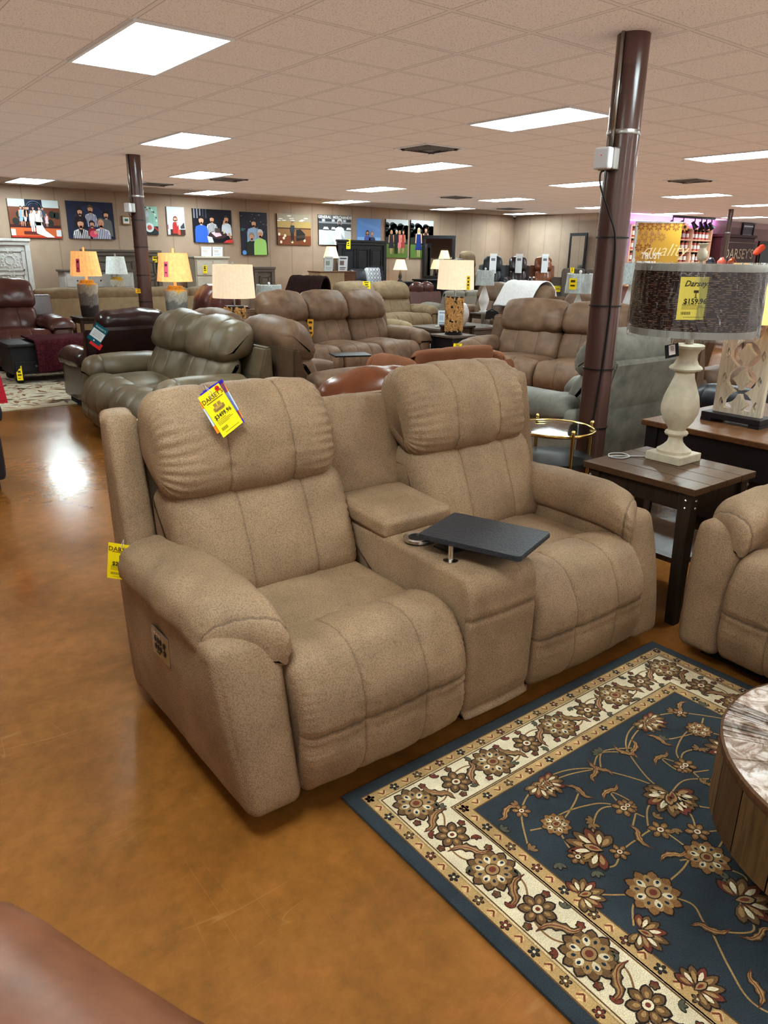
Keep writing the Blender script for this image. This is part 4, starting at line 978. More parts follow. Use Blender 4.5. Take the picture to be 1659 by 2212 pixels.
MB().lathe([(R_+.001, .392), (R_+.003, .395), (R_+.003, .415), (R_-.003, .42), (R_-.003, .392)], 64, col=(.62, .52, .45, 1)).build('rim', M['reclaimed_side'], dr, smooth='auto')
MB().lathe([(.27, .013), (.27, .2)], 40).build('pedestal', M['blackwood'], dr, smooth='auto')

# ================================================================ RUGS
def mat_rug(name, rough=.95):
    m, nt, p = newmat(name); L = nt.links.new
    tc = nd(nt, 'ShaderNodeTexCoord')
    n1 = nd(nt, 'ShaderNodeTexNoise', Scale=9.0, Detail=5.0); L(tc.outputs['Object'], n1.inputs['Vector'])
    n2 = nd(nt, 'ShaderNodeTexNoise', Scale=380.0, Detail=2.0); L(tc.outputs['Object'], n2.inputs['Vector'])
    r = ramp(nt, [(.3, (.82, .82, .82, 1)), (.7, (1.1, 1.1, 1.1, 1))]); L(n1.outputs[0], r.inputs[0])
    r2 = ramp(nt, [(.3, (.62, .62, .62, 1)), (.7, (1.12, 1.12, 1.12, 1))]); L(n2.outputs[0], r2.inputs[0])
    c = mixc(nt, 1.0, mixc(nt, 1.0, vcol(nt), r.outputs[0], 'MULTIPLY'), r2.outputs[0], 'MULTIPLY'); L(c, p.inputs['Base Color'])
    p.inputs['Roughness'].default_value = rough; p.inputs['Specular IOR Level'].default_value = .15
    p.inputs['Sheen Weight'].default_value = .15
    b = nd(nt, 'ShaderNodeBump', Strength=.5, Distance=.004); L(n2.outputs[0], b.inputs['Height']); L(b.outputs[0], p.inputs['Normal'])
    return m
M['rug'] = mat_rug('woven_pile')
TAN, BRN, DRK, RST, CRM, SAG, NVY, GLD = (176, 140, 94), (124, 94, 62), (54, 42, 38), (128, 68, 52), (236, 218, 184), (104, 102, 84), (40, 54, 72), (182, 146, 94)
def petal(a, x, y, r0, r1, w, ang, col, l, tip=1.0):
    ca, sa = cos(ang), sin(ang); pts = []
    for u, v in ((r0, 0), (r0+(r1-r0)*.3, w*.75), (r0+(r1-r0)*.62, w), (r0+(r1-r0)*.86, w*.62), (r1*tip, 0), (r0+(r1-r0)*.86, -w*.62), (r0+(r1-r0)*.62, -w), (r0+(r1-r0)*.3, -w*.75)):
        pts.append((x+u*ca-v*sa, y+u*sa+v*ca))
    a.P(pts, col, l)
def bigflower(a, x, y, r, rot=0, n=11, c1=BRN, c2=TAN, c3=CRM, drop=NVY, l=4, cen=RST):
    for k in range(n):
        g = rot+2*pi*k/n
        petal(a, x, y, r*.2, r*1.0, r*.25, g, DRK, l); petal(a, x, y, r*.22, r*.93, r*.205, g, c1, l+1)
        petal(a, x, y, r*.3, r*.76, r*.14, g+pi/n, c2, l+2)
    a.E(x, y, r*.62, r*.56, c2, l+2, 18)
    for k in range(n):
        g = rot+2*pi*(k+.5)/n
        petal(a, x, y, r*.26, r*.64, r*.135, g, c3 if k % 2 else c2, l+3); petal(a, x, y, r*.42, r*.6, r*.06, g, drop, l+4)
    a.E(x, y, r*.3, r*.27, DRK, l+4, 14); a.E(x, y, r*.26, r*.23, c2, l+5, 14); a.E(x, y, r*.15, r*.13, cen, l+6, 10)
def palmette(a, x, y, r, rot, l=4, c1=BRN, c2=TAN):
    for k in range(9):
        g = rot+(-1.9+3.8*k/8); petal(a, x, y, r*.1, r*(1.05-.12*abs(k-4)/2), r*.2, g, DRK, l); petal(a, x, y, r*.12, r*(.98-.12*abs(k-4)/2), r*.155, g, (RST if k % 3 == 0 else c1), l+1)
        petal(a, x, y, r*.2, r*(.78-.1*abs(k-4)/2), r*.08, g, CRM if k % 2 else c2, l+2)
    petal(a, x, y, -r*.15, r*.5, r*.17, rot, DRK, l+3); petal(a, x, y, -r*.1, r*.44, r*.125, rot, c2, l+4); petal(a, x, y, 0, r*.3, r*.06, rot, RST, l+5)
def smallflower(a, x, y, r, rot=0, n=7, c=BRN, l=4):
    for k in range(n):
        g = rot+2*pi*k/n; petal(a, x, y, r*.12, r, r*.3, g, DRK, l); petal(a, x, y, r*.15, r*.9, r*.23, g, c, l+1); petal(a, x, y, r*.3, r*.66, r*.1, g, TAN, l+2)
    a.E(x, y, r*.33, r*.3, DRK, l+3, 10); a.E(x, y, r*.27, r*.24, CRM, l+4, 10); a.E(x, y, r*.13, r*.12, RST, l+5, 8)
def sleaf(a, x, y, s, rot, c=TAN, l=4, flip=1):
    sp = [(-1, -.25), (-.55, .1), (0, .12), (.5, -.05), (.95, .2)]; ws = (.02, .22, .30, .24, .02); C = catmull(sp, 15, False); ca, sa = cos(rot), sin(rot)
    def ring(k):
        up, dn = [], []
        for i, (u, v) in enumerate(C):
            t = i/14*4; j = min(3, int(t)); w = ws[j]+(ws[j+1]-ws[j])*(t-j); z = (1.25 if i % 3 == 0 else .8)*k
            up.append((u, v+w*z)); dn.append((u, v-w*z*.8))
        return [(x+s*(u*ca-v*flip*sa), y+s*(u*sa+v*flip*ca)) for u, v in up+dn[::-1]]
    a.P(ring(1.0), DRK, l); a.P(ring(.72), BRN, l+1); a.P(ring(.45), c, l+2)
    a.L([(x+s*(u*ca-v*flip*sa), y+s*(u*sa+v*flip*ca)) for u, v in C], s*.05, RST, l+3)
def tinyleaf(a, x, y, s, rot, c=SAG, l=4):
    for g in (-.7, 0, .7): petal(a, x, y, 0, s, s*.26, rot+g, DRK, l); petal(a, x, y, s*.05, s*.88, s*.18, rot+g, c, l+1)
def vine(a, pts, w=.007, col=GLD, l=3): a.L(catmull(pts, max(12, 8*len(pts)), False), w, col, l)
def navyrug():
    W_, L_ = 1.66, 2.6; a = Art(.0003); a.mb.box(0, W_, 0, L_, -.010, 0, rgb(60, 68, 74))
    rnd = random.Random(4)
    def ringband(d0, d1, col, l):
        a.R(d0, d0, W_-d0, d1, col, l); a.R(d0, L_-d1, W_-d0, L_-d0, col, l); a.R(d0, d1, d1, L_-d1, col, l); a.R(W_-d1, d1, W_-d0, L_-d1, col, l)
    ringband(.043, .082, (202, 166, 114), 1); ringband(.082, .246, CRM, 1); ringband(.246, .29, (202, 166, 114), 1)
    for d in (.043, .080, .088, .240, .246, .288): ringband(d-.0022, d+.0022, (120, 88, 56), 2)
    ringband(.079, .084, (228, 200, 150), 2); ringband(.243, .249, (228, 200, 150), 2)
    # guard stripes: little blossoms between half moons
    for d in (.0625, .268):
        n = int((W_-2*d)/.046)
        for side in range(4):
            ln = (W_-2*d) if side < 2 else (L_-2*d); n = int(ln/.047)
            for k in range(n+1):
                s_ = d+ln*k/n
                x, y = ((s_, d), (s_, L_-d), (d, s_), (W_-d, s_))[side]; dx, dy = ((1, 0), (1, 0), (0, 1), (0, 1))[side]
                if k % 2 == 0:
                    c = (RST, (60, 60, 58), BRN)[(k//2) % 3]
                    for g in range(5): petal(a, x, y, .001, .017, .0055, 2*pi*g/5+k, DRK, 3); petal(a, x, y, .002, .013, .0035, 2*pi*g/5+k, c, 4)
                    a.E(x, y, .004, .004, CRM, 5, 8)
                else:
                    a.E(x, y, .014, .012, (228, 190, 136), 3, 10); a.L([(x-dx*.012-dy*.006, y-dy*.012-dx*.006), (x+dy*.008, y+dx*.008), (x+dx*.012-dy*.006, y+dy*.012-dx*.006)], .005, (140, 78, 54), 4)
    # wide cream border
    cen = .164
    def along(side, s_, off=0):
        return ((s_, cen+off), (s_, L_-cen-off), (cen+off, s_), (W_-cen-off, s_))[side]
    for side in range(4):
        ln = W_ if side < 2 else L_; big = [cen+.333*k for k in range(int((ln-2*cen)/.333+.5)+1)]; n = len(big); sp = (ln-2*cen)/(n-1)
        vd = 0 if side < 2 else pi/2
        pts = []
        for k in range(n*4-3):
            s_ = cen+sp*k/4; pts.append(along(side, s_, .045*sin(k*pi/2+.6)))
        vine(a, pts, .0055, (150, 112, 72), 2)
        for k in range(n):
            s_ = cen+sp*k
            if side < 2 or 0 < k < n-1:
                x, y = along(side, s_); bigflower(a, x, y, .076, rnd.random(), 11)
            if k < n-1:
                x, y = along(side, s_+sp/2); smallflower(a, x, y, .054, rnd.random()*6, 7)
                for q, f in ((.27, 1), (.73, -1)):
                    x, y = along(side, s_+sp*q, .0); sleaf(a, x, y, .062, vd+.9*f+(.2*rnd.random()), TAN if q < .5 else (190, 150, 110), 4, f)
                for q, o in ((.14, .055), (.36, -.055), (.62, .056), (.86, -.058)):
                    x, y = along(side, s_+sp*q, o); tinyleaf(a, x, y, .024, rnd.random()*6, SAG if rnd.random() < .6 else RST)
                for q, o in ((.2, -.05), (.44, .055), (.56, -.06), (.8, .05)):
                    x, y = along(side, s_+sp*q, o)
                    for g in range(5): petal(a, x, y, 0, .014, .006, g*1.256, DRK, 4); petal(a, x, y, 0, .011, .004, g*1.256, RST if rnd.random() < .6 else BRN, 5)
    # blue field: scrolling vines with palmettes
    V_ = [[(.3, .5), (.40, .38), (.52, .33), (.63, .33), (.72, .37), (.77, .43), (.82, .53), (.83, .61)], [(.83, .61), (.80, .70), (.72, .76), (.60, .80), (.45, .80)], [(.83, .61), (.93, .60), (1.02, .66)],
          [(.68, .62), (.64, .52), (.57, .48), (.48, .46), (.44, .48)], [(.62, .62), (.70, .57), (.69, .49), (.66, .56)], [(.44, .48), (.40, .56), (.39, .62), (.44, .68), (.5, .66)], [(.5, .66), (.58, .66), (.67, .68), (.66, .83)],
          [(.9, .4), (.82, .35), (.72, .40)], [(.9, .4), (1.0, .36), (1.1, .34)], [(1.05, .43), (1.12, .46), (1.21, .48), (1.3, .45)], [(.98, .56), (1.05, .52), (1.12, .54), (1.2, .60)], [(.66, .83), (.70, .92), (.61, .95)], [(.45, .80), (.38, .79), (.32, .83)],
          [(.45, .80), (.50, .88), (.47, .95), (.55, 1.02), (.61, .95)], [(.47, .95), (.40, 1.04), (.36, 1.12), (.40, 1.22)], [(.75, .75), (.84, .8), (.95, .82), (1.05, .78)], [(.28, .67), (.36, .74), (.45, .80)]]
    for mx, my, oy in ((0, 0, 0), (1, 0, 0), (0, 1, 0), (1, 1, 0)):
        def T(p): return ((W_-p[0]) if mx else p[0], (L_-p[1]) if my else p[1])
        for v in V_: vine(a, [T(p) for p in v], .0052)
        for i, (x, y) in enumerate(((.82, .61), (.61, .95), (1.2, .62))):
            x, y = T((x, y)); palmette(a, x, y, .098, (2.4, .6, 4.2)[i]+my*pi, 5)
        for i, (x, y) in enumerate(((.45, .80), (.44, .48), (.98, .82))):
            x, y = T((x, y)); bigflower(a, x, y, (.08, .05, .07)[i], i, 10, (150, 108, 66), TAN, CRM, NVY, 5)
        for i, (x, y) in enumerate(((.53, .335), (.29, .69), (.32, .85), (.29, 1.02), (1.1, .335))):
            x, y = T((x, y)); palmette(a, x, y, .07, (1.5, .4, 1.2, .2, 1.5)[i] + (pi if my and i in (0, 4) else 0) + (pi if mx and 0 < i < 4 else 0), 5)
        for i, (x, y) in enumerate(((.66, .56), (1.21, .48), (.98, .56), (.67, .68), (.5, .66), (.39, .60), (.75, .75), (.4, .38))):
            x, y = T((x, y)); smallflower(a, x, y, .032 if i % 3 else .04, i, 6, (150, 108, 66), 5)
        for i, (x, y) in enumerate(((.69, .49), (.9, .4), (.72, .40), (.66, .83), (.6, .66), (.55, 1.03), (1.05, .43), (.36, .36), (.47, .95), (.40, 1.1), (1.05, .76))):
            x, y = T((x, y)); sleaf(a, x, y, .05, i*1.3, (190, 150, 100), 5, 1 if i % 2 else -1)
        for i, (x, y) in enumerate(((.6, .43), (.53, .54), (.82, .35), (.30, .5), (.39, .66), (1.12, .54), (.29, .4), (.95, .7), (.66, .9), (.7, .64), (.33, .58), (1.25, .36))):
            x, y = T((x, y)); tinyleaf(a, x, y, .03, i*2.1, (150, 116, 78) if i % 2 else SAG, 5)
    o = a.mb.build('area_rug', M['rug'], None, recalc=False)
    o.matrix_world = Matrix(((1, 0, 0, 1.066), (0, -1, 0, 1.559), (0, 0, 1, .012), (0, 0, 0, 1)))
    return tag(o, 'navy blue floral rug with wide cream flower border in front of the tan loveseat', 'rug')
navyrug()
a = Art(.0006); a.mb.box(0, 3.4, 0, 3.3, -.008, 0, rgb(206, 194, 170)); rnd = random.Random(9)
a.R(.03, .03, 3.37, .08, (190, 168, 128), 1)
for k in range(900):
    x, y = rnd.uniform(.1, 3.3), rnd.uniform(.12, 3.2); s_ = rnd.uniform(.03, .1); petal(a, x, y, -s_, s_, s_*rnd.uniform(.2, .35), rnd.uniform(0, 6.28), rnd.choice(((150, 112, 84), (170, 136, 104), (186, 158, 128), (128, 100, 80))), 2)
o = a.mb.build('area_rug', M['rug'], None, recalc=False); o.location = (.55, 8.5, .0085); tag(o, 'cream rug with brown leaf scrolls under the black trunk', 'rug')

# ================================================================ TRUNK AND THROWS
tk = thing('trunk', 'black painted storage trunk with bun feet in front of the maroon recliner', 'trunk', (2.62, 10.5, 0))
MB().box(-.58, .58, -.32, .32, .12, .46, bev=.01).build('body', M['blackwood'], tk); MB().box(-.61, .61, -.35, .35, .46, .5, bev=.012).build('lid', M['blackwood'], tk)
for sx in (-.5, .5):
    for sy in (-.26, .26): MB().lathe([(.03, .009), (.05, .03), (.055, .06), (.04, .09), (.055, .12)], 16, (sx, sy, 0)).build('foot', M['blackwood'], tk, smooth=True)
for sx in (-.3, .3):
    d = MB().box(sx-.25, sx+.25, -.335, -.315, .16, .28, bev=.006).build('drawer', M['blackwood'], tk); MB().lathe([(.001, 0), (.018, .005), (.012, .02)], 10, mat=Matrix.Translation((sx, -.335, .22)) @ Matrix.Rotation(pi/2, 4, 'X')).build('knob', M['steel'], d)
def drape(name, label, mat, path, x0, x1, nu, nv, amp, loc, rz, hem=.06, th=.012, freq=5, seed=0, group=None, skew=0):
    """cloth laid over a path of (y,z) points, wavy towards its free edges"""
    C = catmull(path, nv+1, False); mb = MB(); vs = []; fs = []
    for j, (y, z) in enumerate(C):
        t = j/nv; w = max(0, (t-.45)/.55)
        for i in range(nu+1):
            u = i/nu; q = noise.noise((u*freq+seed, t*1.5, seed)); f2 = sin(u*freq*4+seed+2*q)
            x = x0+(x1-x0)*u + .02*q + skew*t
            vs.append((x, y-amp*w*(f2*.6+q), z+th+hem*w*q+.012*noise.noise((u*9, t*9, seed))))
    n = len(vs)
    for j in range(nv):
        for i in range(nu): a_ = j*(nu+1)+i; fs.append((a_, a_+1, a_+nu+2, a_+nu+1))
    o = mb.add(vs, fs).build(name, mat, None, smooth=True, recalc=False)
    sm = o.modifiers.new('thickness', 'SOLIDIFY'); sm.thickness = th; sm.offset = -1
    o.location = loc; o.rotation_euler = (0, 0, radians(rz)); return tag(o, label, 'throw', group)
drape('throw_blanket', 'burgundy crinkled plush throw draped over the black trunk', M['throw'], [(.3, .5), (.0, .505), (-.3, .505), (-.37, .49), (-.39, .42), (-.41, .3), (-.42, .14)], -.3, .62, 40, 36, .05, (2.62, 10.5, 0), 0, .05, .02, 5, 3)
drape('throw_blanket', 'white plush throw hanging over the back of a brown loveseat', M['whitethrow'], [(1.16, .75), (1.12, 1.0), (1.03, 1.115), (.9, 1.15), (.78, 1.11), (.68, .98), (.60, .8), (.53, .66)], .0, .85, 26, 28, .015, (10.7, 10.6, 0), -85, .03, .015, 4, 5, skew=-.25)
q = AR(1063, 672, 11.6); hg = thing('hanger', 'black plastic clip hanger dangling from the white throw', 'hanger', (q.x, q.y, q.z))
MB().tube([(-.09, 0, -.02), (0, 0, .03), (.09, 0, -.02)], .012, 8).tube([(0, 0, .03), (0, 0, .1), (.02, 0, .14)], .006, 8).build('bar', M['blackplastic'], hg, smooth=True)
for s_ in (-.06, .06): MB().prism([(s_-.03, -.02), (s_+.03, -.02), (s_+.045, -.12), (s_-.045, -.12)], -.012, .012, 'y').build('clip', M['blackplastic'], hg)
MB().box(-.06, .06, -.01, .01, -.1, .0).build('label_card', M['blackplastic'], hg); hg.rotation_euler = (0, 0, radians(-40))
drape('throw_blanket', 'dark brown fur throw heaped on the cognac recliner', M['fur'], [(1.05, .7), (1.02, .98), (.9, 1.10), (.75, 1.06), (.62, .9), (.5, .75), (.3, .62)], -.35, .4, 20, 24, .05, (7.65, 12.95, 0), -60, .05, .05, 4, 8)

# ================================================================ LAMPS ACROSS THE SHOWROOM
def bandcol(z0, h):
    def f(a, z):
        t = (z-z0)/h+.03*sin(a*3)+.02*sin(a*7+1)
        return rgb(70, 62, 60) if t < .33 else (rgb(138, 134, 128) if t < .68 else (rgb(196, 188, 172) if t < .95 else rgb(236, 188, 84)))  # yellow top band paints the glow of the shade onto the cap
    return f
def banded_lamp(label, p, lit=True, s=1.0, tagc=True):
    t = thing('table_lamp', label, 'lamp', (p.x, p.y, p.z), 0)
    t.scale = (s, s, s)
    prof = [(.13, 0), (.135, .02)] + [(.135+.02*z/.46, .02+z) for z in [.46*k/16 for k in range(1, 17)]] + [(.15, .50), (.11, .515), (.10, .55), (.095, .56)]
    MB().lathe(prof, 32, colf=bandcol(0, .52)).build('body', M['stoneware'], t, smooth='auto')
    lathe_part(t, 'neck', M['shade_lit'] if lit else M['creamwood'], [(.02, .56), (.02, .62)], 10)
    shade(t, M['shade_lit'] if lit else M['shade_white'], .235, .62, .185, .99, 48, .004)
    MB().box(-.012, .012, -.012, .012, .99, 1.05).build('finial', M['shade_lit'] if lit else M['creamwood'], t)
    if tagc:
        a = Art(.003); d = V((-p.x, -p.y)).normalized(); a.R(-.03, 0, .03, .2, (255, 120, 150), 0); a.R(-.012, .05, .012, .065, (130, 40, 70), 1); a.R(-.016, .14, .016, .17, (110, 50, 80), 1)
        o = a.mb.build('pink_tag', M['tagpaper'], t, recalc=False); b = atan2(d.y, d.x)-.5
        o.matrix_parent_inverse.identity(); o.matrix_local = frame_mat((cos(b)*.23, sin(b)*.23, .68), (-sin(b), cos(b), 0), (-cos(b)*.12, -sin(b)*.12, 1))
    return t
def stand(label, p, s=.5, mat='darkwood_leg'):
    return sqtable('end_table', label, p.x-s/2, p.x+s/2, p.y-s/2, p.y+s/2, p.z, M[mat], M[mat], .05, .03, None, 0)
p = AR(196, 684, 12.3); p.z = .61; banded_lamp('lit amber-shaded lamp with banded stone body near the white washed dresser', p, True, 1.0)
stand('dark end table under the leftmost amber-shaded lamp', p)
p = AR(384, 690, 10.9); p.z = .585; banded_lamp('lit amber-shaded lamp with banded stone body just right of the far brown column', p, True, 1.02)
stand('dark end table under the amber lamp right of the far column', p, .46)
p = AR(252, 590, 15.6); p.z = .62; banded_lamp('unlit white-shaded lamp with banded stone body beside the far headboard', p, False, .9, False); stand('dark end table under the unlit white-shaded lamp by the bed', p, .5)
def cork_lamp(label, p):
    t = thing('table_lamp', label, 'lamp', tuple(p)); mb = MB(); rnd = random.Random(2)
    lathe_part(t, 'base', M['blackplastic'], [(.118, 0), (.118, .02), (.112, .02), (.112, .5)], 32)
    for k in range(620):
        a = rnd.uniform(0, 2*pi); z = rnd.uniform(.05, .475); g = rnd.choice((0, 0, pi/2, .6, -.6)); c_ = sc(rgb(206, 160, 104), rnd.uniform(.7, 1.2))
        m = Matrix.Translation((cos(a)*.115, sin(a)*.115, z)) @ Matrix.Rotation(a, 4, 'Z') @ Matrix.Rotation(g, 4, 'X')
        mb.lathe([(.012, -.023), (.012, .023)], 6, col=c_, mat=m @ Matrix.Identity(4))
    mb.build('body', M['cork'], t)
    lathe_part(t, 'neck', M['steel'], [(.012, .5), (.012, .62)], 10)
    shade(t, M['shade_cream'], .245, .59, .225, .96, 72, .0025); lathe_part(t, 'finial', M['steel'], [(.012, .96), (.014, .985), (.004, 1.0)], 8)
    return t
pc = V((7.08, 7.6, .6)); sqtable('end_table', 'black end table with drawer under the bottle-cork lamp', 6.85, 7.31, 7.37, 7.83, .6, M['greywood'], M['blackwood'], .05, .03, None, 0, apron=.2)
cork_lamp('cream drum lamp with wine-cork body on the black end table', pc)
p = AR(508, 690, 9.0); p.z = .52; cork_lamp('cream drum lamp with cork body, left of the three-seat sofa', p); stand('dark end table under the left cork lamp', p, .45)
def white_lamp(label, px, py0, py1, R, w, tg=False):
    b, t_ = AR(px, py1, R), AR(px, py0, R); h = t_.z-b.z; r = w/2*R/1650
    t = thing('table_lamp', label, 'lamp', (b.x, b.y, .6)); zz = b.z-.6
    lathe_part(t, 'body', M['whitewood'], [(.08, 0), (.085, .02), (.05, .05), (.09, zz*.35), (.1, zz*.5), (.05, zz*.8), (.02, zz*.95), (.015, zz+.02)], 24, smooth=True)
    shade(t, M['shade_white'], r, zz, r*.93, zz+h, 48, .004); lathe_part(t, 'finial', M['whiteplastic'], [(.01, zz+h), (.022, zz+h+.03), (.01, zz+h+.05)], 10)
    mb = MB(); n = 60; vs = []; fs = []
    for i in range(9):
        for k in range(n):
            a = 2*pi*k/n; q = .008+.012*noise.noise((cos(a)*4+px, sin(a)*4, i*.25)); vs.append(((r*(1-.07*i/8)+q)*cos(a), (r*(1-.07*i/8)+q)*sin(a), zz-.01+(h+.02)*i/8))
    for i in range(8):
        for k in range(n): fs.append((i*n+k, i*n+(k+1) % n, (i+1)*n+(k+1) % n, (i+1)*n+k))
    mb.add(vs, fs).build('plastic_wrap', M['film'], t, smooth=True, recalc=False)
    if tg:
        a = Art(.003); a.R(-.05, 0, .05, .14, (250, 220, 30), 0); a.R(-.03, .09, .03, .12, (90, 70, 10), 1); a.R(-.03, .04, .03, .06, (90, 70, 10), 1)
        o = a.mb.build('yellow_tag', M['tagpaper'], t, recalc=False); o.matrix_local = frame_mat((-r*1.12, -r*.25, zz+h*.2), (.35, -.93, 0), (0, 0, 1))
    stand('side table under the '+label.split(' on ')[0], V((b.x, b.y, .6)), .42)
white_lamp('small plastic-wrapped white lamp peeking over the three-seat brown sofa', 582, 616, 646, 12.6, 56)
white_lamp('small plastic-wrapped white lamp in front of the navy black recliner', 1047, 584, 616, 14.6, 38)
white_lamp('plastic-wrapped white lamp with yellow tag left of the cabled column', 1250, 592, 633, 10.2, 55, True)
white_lamp('plastic-wrapped white lamp between the cabled column and the big wrapped lamp', 1362, 568, 614, 9.3, 52)
v = thing('vase', 'white ribbed vase standing behind the cork lamp', 'vase', tuple(AR(990, 662, 11.8))); v.location.z = .6
MB().lathe([(.1, 0)]+[(.12+.05*sin(k/18*pi)+(.004 if k % 2 else 0), .02+.3*k/18) for k in range(19)]+[(.1, .33)], 28).build('body', M['whitewood'], v, smooth=True); stand('side table under the white ribbed vase', v.location.copy(), .4)
# trapezoid coffee table with two acrylic stands
sqtable('coffee_table', 'grey brown coffee table with a paper sign between the brown sofas', 8.15, 9.5, 8.95, 9.85, .5, M['greywood'], M['greywood'], .1, .04, .15, 0, apron=.1)
def sign_holder(label, p, w, h, cols, facing, art=None, clear=False):
    t = thing('sign_holder', label, 'sign', tuple(p)); a = Art(.002)
    a.R(-w/2, 0, w/2, h, cols[0], 0); a.R(-w*.36, h*.82, w*.36, h*.9, cols[1], 1); a.R(-w*.36, h*.4, w*.1, h*.7, cols[2], 1); a.R(-w*.36, h*.2, w*.3, h*.26, cols[1], 1); a.R(-w*.36, h*.1, w*.2, h*.15, cols[1], 1)
    o = a.mb.build('sheet', M['gloss_print'], t, recalc=False); o.matrix_local = frame_mat((0, 0, .004), facing, (0.12*facing[1], -.12*facing[0]+.0, 1))
    b = MB().box(-w/2-.01, w/2+.01, -.01, 0.0, 0, h+.01).box(-w/2-.01, w/2+.01, -.01, .08, 0, .006).build('holder', M['acrylic'], t); b.rotation_euler = (0, 0, atan2(facing[1], facing[0])); b.location = (.012*facing[1], .03, .002); return t
FC = (.76, -.65, 0)
p = AZ(946, 700, .5); sign_holder('white paper sign in an acrylic holder on the grey coffee table', V((8.5, 9.4, .5)), .16, .26, ((228, 236, 242), (150, 160, 180), (190, 205, 220)), FC)
t = thing('sign_holder', 'empty clear acrylic sign holder on the right of the grey coffee table', 'sign', (9.2, 9.1, .5)); MB().box(-.08, .08, -.004, 0, 0, .24).box(-.08, .08, -.004, .08, 0, .005).build('holder', M['acrylic'], t); t.rotation_euler = (0, 0, radians(-70))

# small hanging tags on far furniture
YT = []
YT.append(dict(a=['yellow price tag on the winged taupe loveseat headrest', 784, 608, 800, 626, 13.0]))
YT.append(dict(a=['yellow price tag hanging from the dark headboard behind the far column', 329, 543, 342, 566, 15.3]))
YT.append(dict(a=['yellow price tag on the cream chest of drawers', 439, 574, 447, 590, 15.1]))
YT.append(dict(a=['yellow price tag hanging on the black panelled headboard', 748, 518, 757, 537, 17.2]))
YT.append(dict(a=['yellow price tag hanging from the table edge below the cork lamp', 979, 742, 998, 753, 9.6]))
YT.append(dict(a=['yellow price tag on the side of the cork lamp shade', 1008, 597, 1015, 626, 9.75]))
YT.append(dict(a=['yellow price tag on the front of the black trunk', 36, 790, 48, 822, 9.25]))
YT.append(dict(a=['yellow price tag behind the column-side brown loveseat', 1195, 618, 1215, 630, 9.9]))
YT.append(dict(a=['yellow price tag on the back of the charcoal sofa near the column', 1232, 578, 1240, 590, 14.5]))
YT.append(dict(a=['orange price tag on the taupe sofa near the far brown column', 293, 624, 306, 633, 10.2, (250, 190, 30), -.5]))
YT.append(dict(a=['orange edged price tag on the brown console loveseat cushion', 664, 690, 677, 736, 6.5, (240, 180, 60), .5]))
Rr = 5.0
price_tag('price_tag', 'red price tag on the black fabric chair at the left edge', AR(-2, 872, Rr), (.788, -.615, .1), (-.1, 0, 1), .125, .27, (238, 64, 92), "DARSEY'S", '$899.96', 'chair')
a = Art(.001); a.R(-.11, -.15, .11, .15, (14, 96, 112), 0); a.R(-.1, -.08, .1, .06, (228, 232, 234), 1)
for k in range(4): a.R(-.07, .03-.025*k, .07, .036-.025*k, (150, 160, 165), 2)
a.T('DARSEY\'S', 0, .1, .04, (240, 245, 245), 2); a.E(0, -.115, .012, .012, (240, 245, 245), 2); a.R(-.04, -.2, .15, -.1, (232, 60, 60), -2)
t = thing('info_tag', 'teal and white information tag tilted on the dark brown recliner', 'tag'); a.mb.build('card', M['tagpaper'], t, recalc=False)
t.matrix_world = frame_mat(AR(211, 722, 7.25), (.66, -.5, -.62), (.45, -.38, .8)) @ Matrix.Scale(.62, 4)
# swivel tray over the brown console loveseat
q = AZ(757, 768, .60); tt = thing('tray_table', 'small black swivel tray on a chrome post before the brown sofas', 'tray table', (q.x, q.y, 0))
MB().box(-.2, .2, -.14, .14, .6, .618, bev=.006).build('tray_top', M['blackplastic'], tt); lathe_part(tt, 'post', M['chrome'], [(.1, 0), (.1, .01), (.014, .02), (.014, .6)], 16, (-.12, -.05, 0)); tt.rotation_euler = (0, 0, radians(-20))

# ================================================================ CANVAS PRINTS ON THE BACK WALL
SK, SK2 = (226, 172, 142), (206, 150, 120)
def head(a, x, y, r, hair, l, skin=SK, long_=0, bald=False):
    if not bald or hair: a.E(x, y+r*.22, r*1.08, r*1.2, hair, l, 16)
    if long_: a.P([(x-r*1.15, y+r*.3), (x+r*1.15, y+r*.3), (x+r*1.2, y-r*long_), (x-r*1.2, y-r*long_)], hair, l)
    a.R(x-r*.38, y-r*1.5, x+r*.38, y-r*.5, skin, l+1); a.E(x, y-r*.05, r*.82, r*1.08, skin, l+1, 16)
    if not bald: a.P([(x-r*.85, y+r*.35), (x-r*.6, y+r*1.0), (x+r*.6, y+r*1.0), (x+r*.85, y+r*.35), (x, y+r*.62)], hair, l+2)
    for s in (-1, 1): a.E(x+s*r*.32, y+r*.1, r*.1, r*.07, (60, 40, 36), l+2, 8)
    a.E(x, y-r*.55, r*.3, r*.09, (190, 90, 84), l+2, 8); a.P([(x-r*.07, y), (x+r*.07, y), (x+r*.1, y-r*.25), (x-r*.1, y-r*.25)], (206, 146, 118), l+2)
